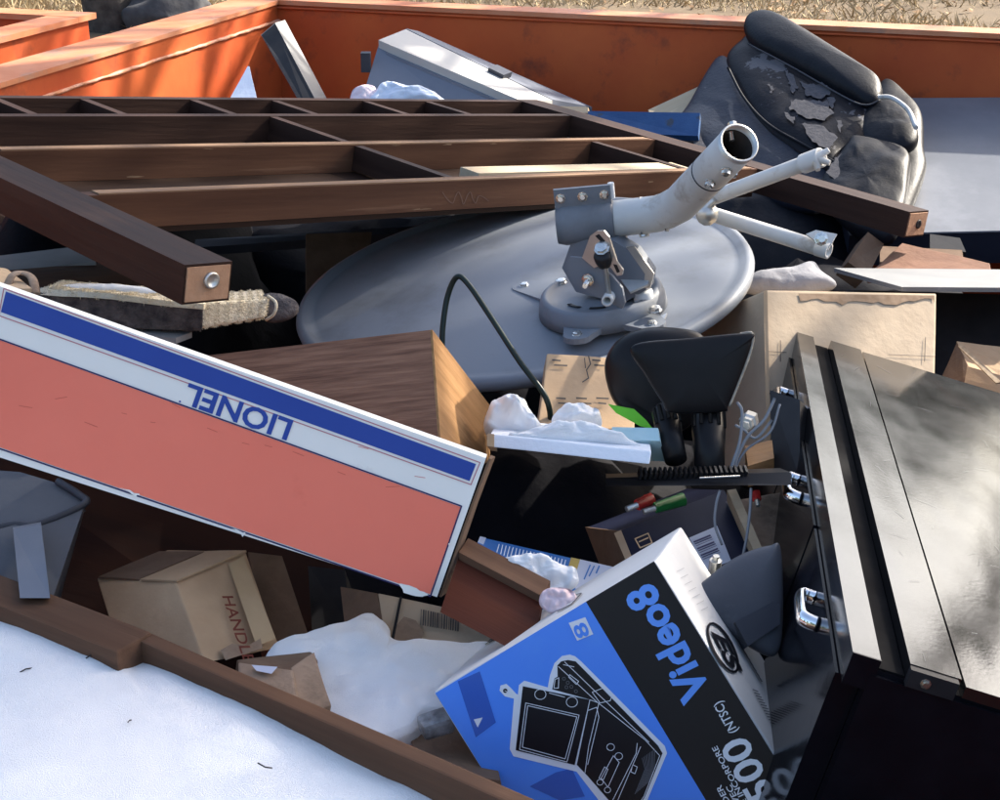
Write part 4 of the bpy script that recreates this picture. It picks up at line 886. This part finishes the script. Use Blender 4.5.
# ---- lower left: grey bin, wood panel, handle box
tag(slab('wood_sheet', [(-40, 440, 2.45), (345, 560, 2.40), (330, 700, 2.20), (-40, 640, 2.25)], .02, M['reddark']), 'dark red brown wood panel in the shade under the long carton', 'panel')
gb = thing('grey_bin', P(20, 600, 1.95), 'scuffed grey plastic bin with a strap under the left end of the long carton', 'bin')
gpl = Plane(P(30, 500, 2.0), (0, -.35, .9))
plate('rim_top', [(-60, 466), (20, 472), (60, 484), (82, 499), (84, 505), (52, 518), (36, 526), (8, 525), (-60, 545)], gpl, .012, M['greyp'], gb)
hexa('body', [P(-60, 545, 1.93), P(84, 506, 1.99), P(52, 600, 1.88), P(-60, 640, 1.82), P(-60, 480, 2.2), P(86, 504, 2.15), P(60, 600, 2.05), P(-60, 600, 2.1)], M['greyp'], gb, .006)
hexa('strap', [P(13, 529, 1.925), P(41, 524, 1.925), P(50, 598, 1.80), P(20, 598, 1.80), P(13, 527, 1.945), P(41, 522, 1.945), P(50, 596, 1.83), P(20, 596, 1.83)], M['tote'], gb, .003)
tube('rim', curve([gpl.at(x, y, .003) for x, y in ((-60, 546), (8, 527), (36, 527), (84, 506), (80, 497), (58, 483))], 5), .005, M['greyp2'], gb, 8)
hv, ha, hb, hc = P(175, 581, 1.96), P(96, 578, 2.03), P(245, 551, 2.05), P(168, 550, 2.13)
h_dn = P(205, 662, 1.86)-hv
hbx = thing('cardboard_box', hv+h_dn, 'small tan cardboard box with red brown lettering on its lit side', 'box')
hexa('carton', [ha, hv, hv+h_dn, ha+h_dn*.9, hc, hb, P(280, 648, 1.95), hc+h_dn*.9], M['card'], hbx, .002, .0015, 3)
hp = plane3((175, 581, 1.96), (245, 551, 2.05), (205, 662, 1.86))
hn = (ha-hv).cross(h_dn); hfr = Plane(hv, hn)
decal('tape_strip', hp, [[(228, 566), (243, 557), (275, 640), (256, 648)]], M['tape'], hbx, .0028)
text('lettering', 'HANDLE', hp, (221.5, 598), (243.5, 664), M['inkbrown'], hbx, .0032, .01, (9.5, -2.5))
decal('torn_patch', hp, [[(220, 652), (232, 645), (246, 648), (260, 640), (262, 650), (225, 662)]], M['card_wet'], hbx, .003)
tp = plane3((175, 581, 1.96), (245, 551, 2.05), (96, 578, 2.03))
slab('flap', [(98, 577, 2.022), (160, 551, 2.11), (205, 551, 2.08), (138, 579, 1.99)], .003, M['card_dark'], hbx, .0008, .002, 2)
slab('flap', [(140, 579, 1.985), (207, 551, 2.075), (246, 550.5, 2.044), (176, 580, 1.955)], .003, M['card'], hbx, .0008, .0015, 2)
tag(slab('brown_box', [(248, 552, 2.12), (282, 556, 2.12), (310, 640, 2.02), (270, 640, 2.02)], .12, M['card_dark'], None, .003), 'dark brown box in the shade right of the lettered cardboard box', 'box')
tag(slab('black_case', [(308, 566, 2.2), (345, 570, 2.18), (350, 625, 2.1), (312, 630, 2.1)], .1, M['blackhole'], None, .01), 'black case in the gap under the long carton', 'case')
# bar code carton
cq = [(378, 593, 1.99), (520, 623, 1.95), (524, 690, 1.87), (390, 670, 1.91)]
cbx = thing('barcode_carton', P(390, 660, 1.75), 'flat brown carton with a black bar code under the end of the long carton', 'carton')
slab('carton', cq, .10, M['card_grey'], cbx, .002, .0015, 3)
cpn = plane3(*cq[:3])
bars = []
rr = random.Random(3); x = 421.0
while x < 459:
    w_ = rr.choice((.7, 1.1, 1.6)); bars.append([(x, 611+(x-421)*.21), (x+w_, 611+(x+w_-421)*.21), (x+w_-.6, 627+(x-421)*.17), (x-.6, 627+(x-421)*.17)]); x += w_+rr.choice((.7, 1.0, 1.4))
decal('bar_code', cpn, bars, M['ink'], cbx, .0035)
decal('slit', cpn, [[(400, 598), (402.5, 598.5), (394, 642), (391, 641)]], M['blackhole'], cbx, .0032)
decal('damp_stain', cpn, [[(394, 630), (404, 618), (416, 622), (424, 634), (420, 645), (393, 643)]], M['card_wet'], cbx, .003)
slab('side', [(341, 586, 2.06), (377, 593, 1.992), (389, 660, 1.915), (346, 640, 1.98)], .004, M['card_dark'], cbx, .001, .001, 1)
# crumpled carton corner with label
kp = [(240, 660, 1.82), (308, 651, 1.84), (330, 700, 1.74), (268, 700, 1.72)]
kc = thing('crushed_carton', P(290, 700, 1.74), 'crushed wet brown carton corner poking up behind the board', 'carton')
slab('top', [(236, 662, 1.80), (312, 652, 1.86), (318, 660, 1.80), (262, 684, 1.74)], .05, M['card_dark'], kc, .003, .004, 3)
slab('side', [(292, 668, 1.765), (315, 653, 1.80), (334, 705, 1.72), (296, 715, 1.69)], .02, M['card_wet'], kc, .003, .005, 4)
slab('front', [(238, 663, 1.78), (292, 668, 1.76), (300, 716, 1.68), (240, 716, 1.70)], .02, M['card_wet'], kc, .003, .004, 4)
decal('label', plane3((238, 663, 1.776), (292, 668, 1.756), (300, 716, 1.676)), [[(252, 667), (278, 669), (272, 676), (257, 673)]], M['labelw'], kc, .003)

# ---- snow in the middle
def snowheap(name, pl, out, th, label, w1=.02, s1=5, w2=.004, s2=45, per=8, rings=22, power=.4, back=.05):
    o = pillow(name, pl, out, th, M['snow'], None, back=back, wrinkle=w1, wscale=s1, rings=rings, per=per, power=power)
    for v in o.data.vertices: v.co = v.co + noise.noise_vector(v.co*s2)*w2
    return tag(o, label, 'snow')
snowheap('snow_heap', Plane(Pz(380, 665, .912), (.0, -.10, 1)), [(262, 672), (276, 645), (310, 634), (345, 624), (370, 615), (388, 630), (396, 642), (440, 644), (500, 648), (520, 670), (492, 695), (455, 712), (424, 724), (405, 740), (340, 745), (285, 710)], .014, 'smooth white snow heap between the lettered box and the blue printed box', .007, 9, .0035, 45, back=.10)
tag(slab('cardboard_flap', [(405, 724, 1.80), (480, 705, 1.80), (500, 780, 1.66), (420, 770, 1.66)], .006, M['card_dark'], None, .001, .004, 3), 'dark cardboard flap under the corner of the blue box', 'cardboard')
tag(slab('ice_crust', [(414, 716, 1.71), (450, 708, 1.72), (452, 722, 1.70), (422, 728, 1.69)], .02, mat('grey_ice', (.42, .44, .46), (.10, .10, .10), 30, .5, .8, 60), None, .006, .008, 3), 'dirty grey ice crust at the foot of the snow heap', 'ice')
# ---- brown board holding the front snow
zb = 1.0
def bseg(name, p0, p1, th, ht, par, dz=0):
    a_, b_ = Pz(*p0, zb+dz), Pz(*p1, zb+dz); d_ = (b_-a_).normalized(); s_ = V((d_.y, -d_.x, 0)); s_ = s_ if s_.dot(CP-a_) > 0 else -s_
    q = [a_+s_*th, b_+s_*th, b_+s_*th-V((0, 0, ht)), a_+s_*th-V((0, 0, ht)), a_, b_, b_-V((0, 0, ht)), a_-V((0, 0, ht))]
    return hexa(name, q, M['boardwood'], par, .003, .001, 6)
bf = thing('bed_board', Pz(300, 700, .9), 'weathered brown wooden frame edge holding the foreground snow', 'board')
bseg('long_rail', (148, 631), (580, 818), .020, .075, bf, -.002)
bseg('thick_block', (-60, 551), (152, 632), .052, .06, bf, .002)
sp_ = Plane(V((0, 1.4, .925)), (0, 0, 1)); fpn = [sp_.at(x, y) for x, y in ((-260, 560), (560, 830), (500, 1150), (-300, 1000))]
hexa('panel', fpn + [v+V((0, 0, -.02)) for v in fpn], M['boardwood'], bf, .002)
snowheap('snow_field', Plane(V((0, 1.4, .945)), (.015, -.03, 1)), [(-160, 600), (-60, 615), (0, 619), (50, 626), (95, 645), (125, 668), (165, 668), (215, 690), (260, 705), (310, 727), (345, 742), (385, 770), (430, 800), (480, 830), (520, 880), (500, 1020), (300, 1120), (0, 1080), (-220, 960), (-260, 740)], .028, 'wide smooth white snow covering the bottom left foreground', .006, 4, .0005, 70, 10, 34, .30)
for k, (x, y, dx, dy) in enumerate(((20, 672, 12, -4), (86, 658, 8, -3), (258, 763, 14, 5), (128, 722, 3, -2))):
    tag(tube('twig', [Pz(x, y, .983), Pz(x+dx*.5, y+dy*.8, .986), Pz(x+dx, y+dy, .983)], .0008, M['bark'], None, 5), 'tiny dark twig on the foreground snow, %s' % ['nearest the left edge', 'just below the brown block', 'the lowest one', 'the shortest one, at its middle'][k], 'twig', 'twigs on the foreground snow')

# ---- blue and black video box
vx = V((.8209, -.0201, .5707)).normalized(); vy = V((.2233, .9311, -.2884)); vy = (vy-vx*vy.dot(vx)).normalized(); vz = vx.cross(vy)
vc = V((.1422, 1.5126, .9108)); vd = (.2773, .2330, .2757)
vb = thing('video_box', vc-vz*vd[2]/2, 'bright blue and black electronics box with white sides and video recorder drawing', 'box')
box('carton', vc, vx, vy, vd, M['vwhite'], vb, .0035, .0012, 4)
vp = Plane(vc-vy*(vd[1]/2+.0005), -vy)
decal('blue_face', vp, [[(435.5, 693), (586, 601.5), (735, 848), (575, 918)]], M['vblue'], vb, .0008)
decal('black_face', vp, [[(586, 601.5), (654, 561), (799, 796), (830, 850), (770, 870), (735, 848)]], M['vblack'], vb, .0008)
text('big_lettering', 'Video8', vp, (712, 692), (651, 581), M['vletter'], vb, .0016, .032, (-27.5, 15.8))
text('lettering', '(NTSC)', vp, (738, 730), (721, 700), M['wprint'], vb, .0016, .01, (-8, 4.6))
text('model_lettering', 'GV-500', vp, (814, 862), (744.5, 734), M['wprint'], vb, .0016, .02, (-25, 14.5))
text('lettering', 'MAGNETOSCOPE INCORPORE', vp, (784, 868), (717, 745), M['wprint'], vb, .0016, .01, (-5, 3))
text('lettering', 'AVEC', vp, (744, 808), (731, 784), M['wprint'], vb, .0016, .01, (-5, 3))
text('lettering', 'RECORDER', vp, (747, 832), (721, 784), M['wprint'], vb, .0016, .01, (-5, 3))
decal('small_square', vp, [[(569, 622.6), (585.5, 616.8), (593.5, 633.8), (577.4, 640.4)]], M['wprint'], vb, .0014)
text('square_figure', '8', vp, (590.5, 634.5), (584.5, 621), M['vblue'], vb, .0020, .02, (-12, 6))
def zz(pts, s=4.444, ox=480, oy=620): return [(ox+x/s, oy+y/s) for x, y in pts]
decal('drawing_outline', vp, [zz([(88, 312), (92, 290), (118, 282), (138, 300), (162, 326), (170, 330), (174, 288), (198, 268), (302, 298), (312, 244), (332, 190), (366, 158), (400, 152), (424, 160), (450, 182), (580, 312), (822, 558), (832, 590), (748, 790), (716, 860), (640, 870), (560, 840), (430, 672), (150, 604), (133, 572), (152, 348), (112, 338)])], M['wprint'], vb, .0012)
decal('drawing_recorder', vp, [zz([(345, 200), (362, 182), (392, 176), (426, 182), (470, 226), (792, 556), (812, 590), (735, 780), (700, 842), (640, 848), (580, 806), (478, 690), (430, 640), (490, 352), (322, 306), (332, 258), (346, 250)])], M['vblack'], vb, .0015)
decal('drawing_screen', vp, [zz([(192, 292), (488, 352), (422, 642), (160, 576)])], M['vblack'], vb, .0018)
ln = []
for pts, c_ in (([(205, 366), (442, 420), (388, 628), (178, 572)], 1), ([(214, 378), (432, 428), (380, 614), (190, 562)], 1), ([(350, 204), (520, 360), (735, 530), (800, 600)], 0), ([(378, 184), (540, 340), (752, 540)], 0),
        ([(500, 318), (548, 300), (590, 330), (580, 356), (535, 366)], 1), ([(490, 352), (530, 366), (484, 560), (468, 676)], 0), ([(480, 400), (520, 385), (530, 430), (480, 640)], 0), ([(430, 640), (490, 352)], 0), ([(700, 545), (695, 590), (590, 800)], 0), ([(715, 560), (610, 806)], 0),
        ([(800, 600), (730, 780), (690, 840)], 0), ([(594, 600), (540, 700), (570, 740), (620, 630)], 1), ([(555, 650), (530, 700), (550, 706), (570, 660)], 1), ([(680, 640), (700, 650), (690, 680), (672, 672)], 1), ([(330, 300), (335, 262), (352, 254), (350, 300)], 1), ([(310, 322), (378, 340)], 0), ([(400, 240), (440, 270), (430, 284), (396, 252)], 1), ([(372, 196), (420, 206)], 0), ([(112, 312), (172, 338)], 0)):
    ln += stroke(zz(pts), .65, c_)
for cx, cy, r in ((270, 328, 25), (410, 362, 25), (582, 562, 17), (618, 602, 17), (535, 718, 14), (568, 752, 14)): ln += stroke(zz(ell(cx, cy, r, r*.9, 14)), .6, True)
decal('drawing_lines', vp, ln, M['wprint'], vb, .0021)
gl = []
for k in range(9): gl += stroke(zz([(722+k*7, 610-k*5), (735+k*5, 660), (690+k*7, 770-k*6)]), .5)
for cx, cy in ((375, 258), (392, 276), (408, 294), (386, 296), (428, 314)): gl += stroke(zz(ell(cx, cy, 7, 7, 8)), .5, True)
decal('drawing_shading', vp, gl[:-40], M['gprint'], vb, .0022)
decal('drawing_dots', vp, gl[-40:], M['gprint'], vb, .0022)
decal('antenna_tip', vp, [zz(ell(114, 312, 10, 10, 12))], M['vblack'], vb, .002)
for tp_ in ([(458, 681), (480, 671), (496, 722), (476, 737)], [(556, 772), (572, 768), (585, 796), (560, 800), (530, 786)]): decal('tape_piece', vp, [tp_], M['vtape'], vb, .0011)
decal('tape_tear', vp, [[(474, 719), (483, 717), (478, 727)]], M['wprint'], vb, .0014)
vpt = Plane(vc+vz*(vd[2]/2+.0005), vz); vpr = Plane(vc+vx*(vd[0]/2+.0005), vx)
mk = []
for pts in ([(553, 612), (566, 598), (582, 594), (572, 605), (558, 612)], [(560, 606), (576, 598)], [(556, 611), (563, 603)], [(566, 603), (574, 596)], [(492, 641), (503, 632)], [(490, 643), (505, 634)], [(486, 645), (496, 636)]): mk += stroke(pts, 1.0)
decal('side_marks', vpt, mk, M['vblack'], vb, .0012)
ring = stroke(ell(722, 648, 27, 9.5, 24, 62), 2.4, True)
decal('oval_emblem', vpr, ring, M['vblack'], vb, .0012)
text('emblem_letters', 'ES', vpr, (710, 632), (728, 667), M['vblack'], vb, .0014, .03, (9, -4.5))
sm = []
for k in range(8): sm += stroke([(737+k*3, 641+k*5.2), (740+k*3, 645.5+k*5.2)], 1.2)
decal('small_print', vpr, sm, M['gprint'], vb, .0012)
sm = []
for k in range(7): sm += stroke([(676+k*4, 572+k*6.5), (683+k*4, 568.5+k*6.5)], .7)
decal('faint_print', vpr, sm, mat('faint_grey', (.5, .5, .49), None, rough=.6), vb, .0012)
sm = []
for k in range(26): sm += stroke([(752+k*1.6, 690+k*3.0), (757+k*1.7, 692+k*2.9)], 1.1)
decal('shadow_hatch', vpr, sm, M['gprint'], vb, .0012)  # grey strokes paint the shadow low on this side

# ---- black drawer cabinet lying on its back
cT = V((.4534, 2.3091, 1.0774)); cK = V((.3133, 1.2380, 1.1493)); e1 = (cK-cT); CL = e1.length; e1.normalize()
e2 = V((.9561, -.1401, -.2573)); e2 = (e2-e1*e2.dot(e1)).normalized(); e3 = e1.cross(e2)
if e3.z < 0: e3 = -e3
fc = thing('drawer_cabinet', cT-e3*.4, 'glossy black steel drawer cabinet with chrome pulls lying on its back', 'cabinet')
def cbox(name, s0, s1, x0, x1, z0, z1, m, par=fc, bevel=.003):
    return box(name, cT+e1*((s0+s1)/2)+e2*((x0+x1)/2)+e3*((z0+z1)/2), e1, e2, (s1-s0, x1-x0, z1-z0), m, par, bevel)
CD = .40; CW = .52
cabtop = mat('dusty_black_paint', (.005, .005, .006), (.009, .009, .010), 7, .13, .015, 160, c3=(.014, .014, .014), s3=26, t3=(.55, .80), rvar=.08, spec=.7, coat=.0)
n_t = cabtop.node_tree; bs = n_t.nodes['Principled BSDF']; bs.inputs['Coat Roughness'].default_value = .12; bs.inputs['IOR'].default_value = 1.55
wv = n_t.nodes.new('ShaderNodeTexNoise'); wv.inputs['Scale'].default_value = 5.5; wv.inputs['Detail'].default_value = 2
mpn = n_t.nodes.new('ShaderNodeMapping'); mpn.inputs['Scale'].default_value = (.5, 1.6, 1); tcn = n_t.nodes.new('ShaderNodeTexCoord')
n_t.links.new(tcn.outputs['Object'], mpn.inputs[0]); n_t.links.new(mpn.outputs[0], wv.inputs[0])
b2 = n_t.nodes.new('ShaderNodeBump'); b2.inputs['Strength'].default_value = .16; b2.inputs['Distance'].default_value = .012
n_t.links.new(wv.outputs[0], b2.inputs['Height']); old = bs.inputs['Normal'].links[0].from_socket; n_t.links.new(old, b2.inputs['Normal']); n_t.links.new(b2.outputs[0], bs.inputs['Normal']); n_t.links.new(b2.outputs[0], bs.inputs['Coat Normal'])
cbox('carcass', .004, CL-.004, .021, CW, -CD, -.012, M['cab'], fc, .004)
cbox('side_skin', 0, CL, .104, CW, -.0115, 0, cabtop, fc, .004)
cbox('front_lip', 0, CL, .0, .026, -.03, 0, cabtop, fc, .003)
cbox('channel', .002, CL-.006, .0265, .0515, -.0118, -.0100, M['matte'], fc, .0005)
cbox('slide_cover', .006, CL-.004, .052, .099, -.0115, .004, cabtop, fc, .002)
cbox('cover_tab', CL-.0035, CL+.006, .052, .096, -.014, .003, M['blackhole'], fc, .002)
cbox('end_panel', CL-.0035, CL+.0025, .021, CW, -CD, -.0155, M['cab'], fc, .002)
cbox('end_strip', CL-.0005, CL+.0015, .0, .0262, -.031, .0004, M['cab'], fc, .0006)
for k in range(2): bolt('rivet', cT+e1*(CL+.006)+e2*(.068+.0*k)+e3*-.006, e1, .004, fc)
nd = 3
for k in range(nd):
    s0, s1 = .012+k*(CL-.02)/nd, .006+(k+1)*(CL-.02)/nd-.004
    dwr = cbox('drawer_front', s0, s1, -.004, .0205, -CD+.01, -.032, M['cab'], fc, .003)
    sm_ = {0: .17, 1: .50, 2: .82}[k]*CL; hz = -.055
    c_ = cT+e1*sm_+e3*hz
    pts = [c_-e1*.030-e2*.004, c_-e1*.031-e2*.012, c_-e1*.026-e2*.019, c_+e1*.02-e2*.020, c_+e1*.030-e2*.016, c_+e1*.033-e2*.004]
    tube('chrome_pull', curve(pts, 5), .0055, M['chrome'], dwr, 12, flat=1.5)
rd = random.Random(12); skp = Plane(cT, e3)
def scr(n, x0, x1, lift_, name):
    v = []; f = []
    for k in range(n):
        o2 = cT+e1*rd.uniform(.05, CL-.03)+e2*rd.uniform(x0, x1)+e3*lift_; an = rd.uniform(-3.1, 3.1); ln_ = rd.uniform(.004, .03); d_ = (e1*math.cos(an)+e2*math.sin(an))*ln_; s_ = d_.cross(e3).normalized()*rd.uniform(.0001, .00025)
        if not x0+.01 < (o2+d_-cT).dot(e2) < x1 or (o2+d_-cT).dot(e1) > CL-.005: continue
        i = len(v); v += [o2-s_, o2+s_, o2+d_+s_, o2+d_-s_]; f.append((i, i+1, i+2, i+3))
    ob_ = raw(name, v, f, mat('scratch', (.09, .09, .088), None, rough=.5), fc); ob_['kind'] = 'stuff'
scr(60, .105, .50, .0006, 'scratches'); scr(24, .053, .095, .0046, 'scratches')
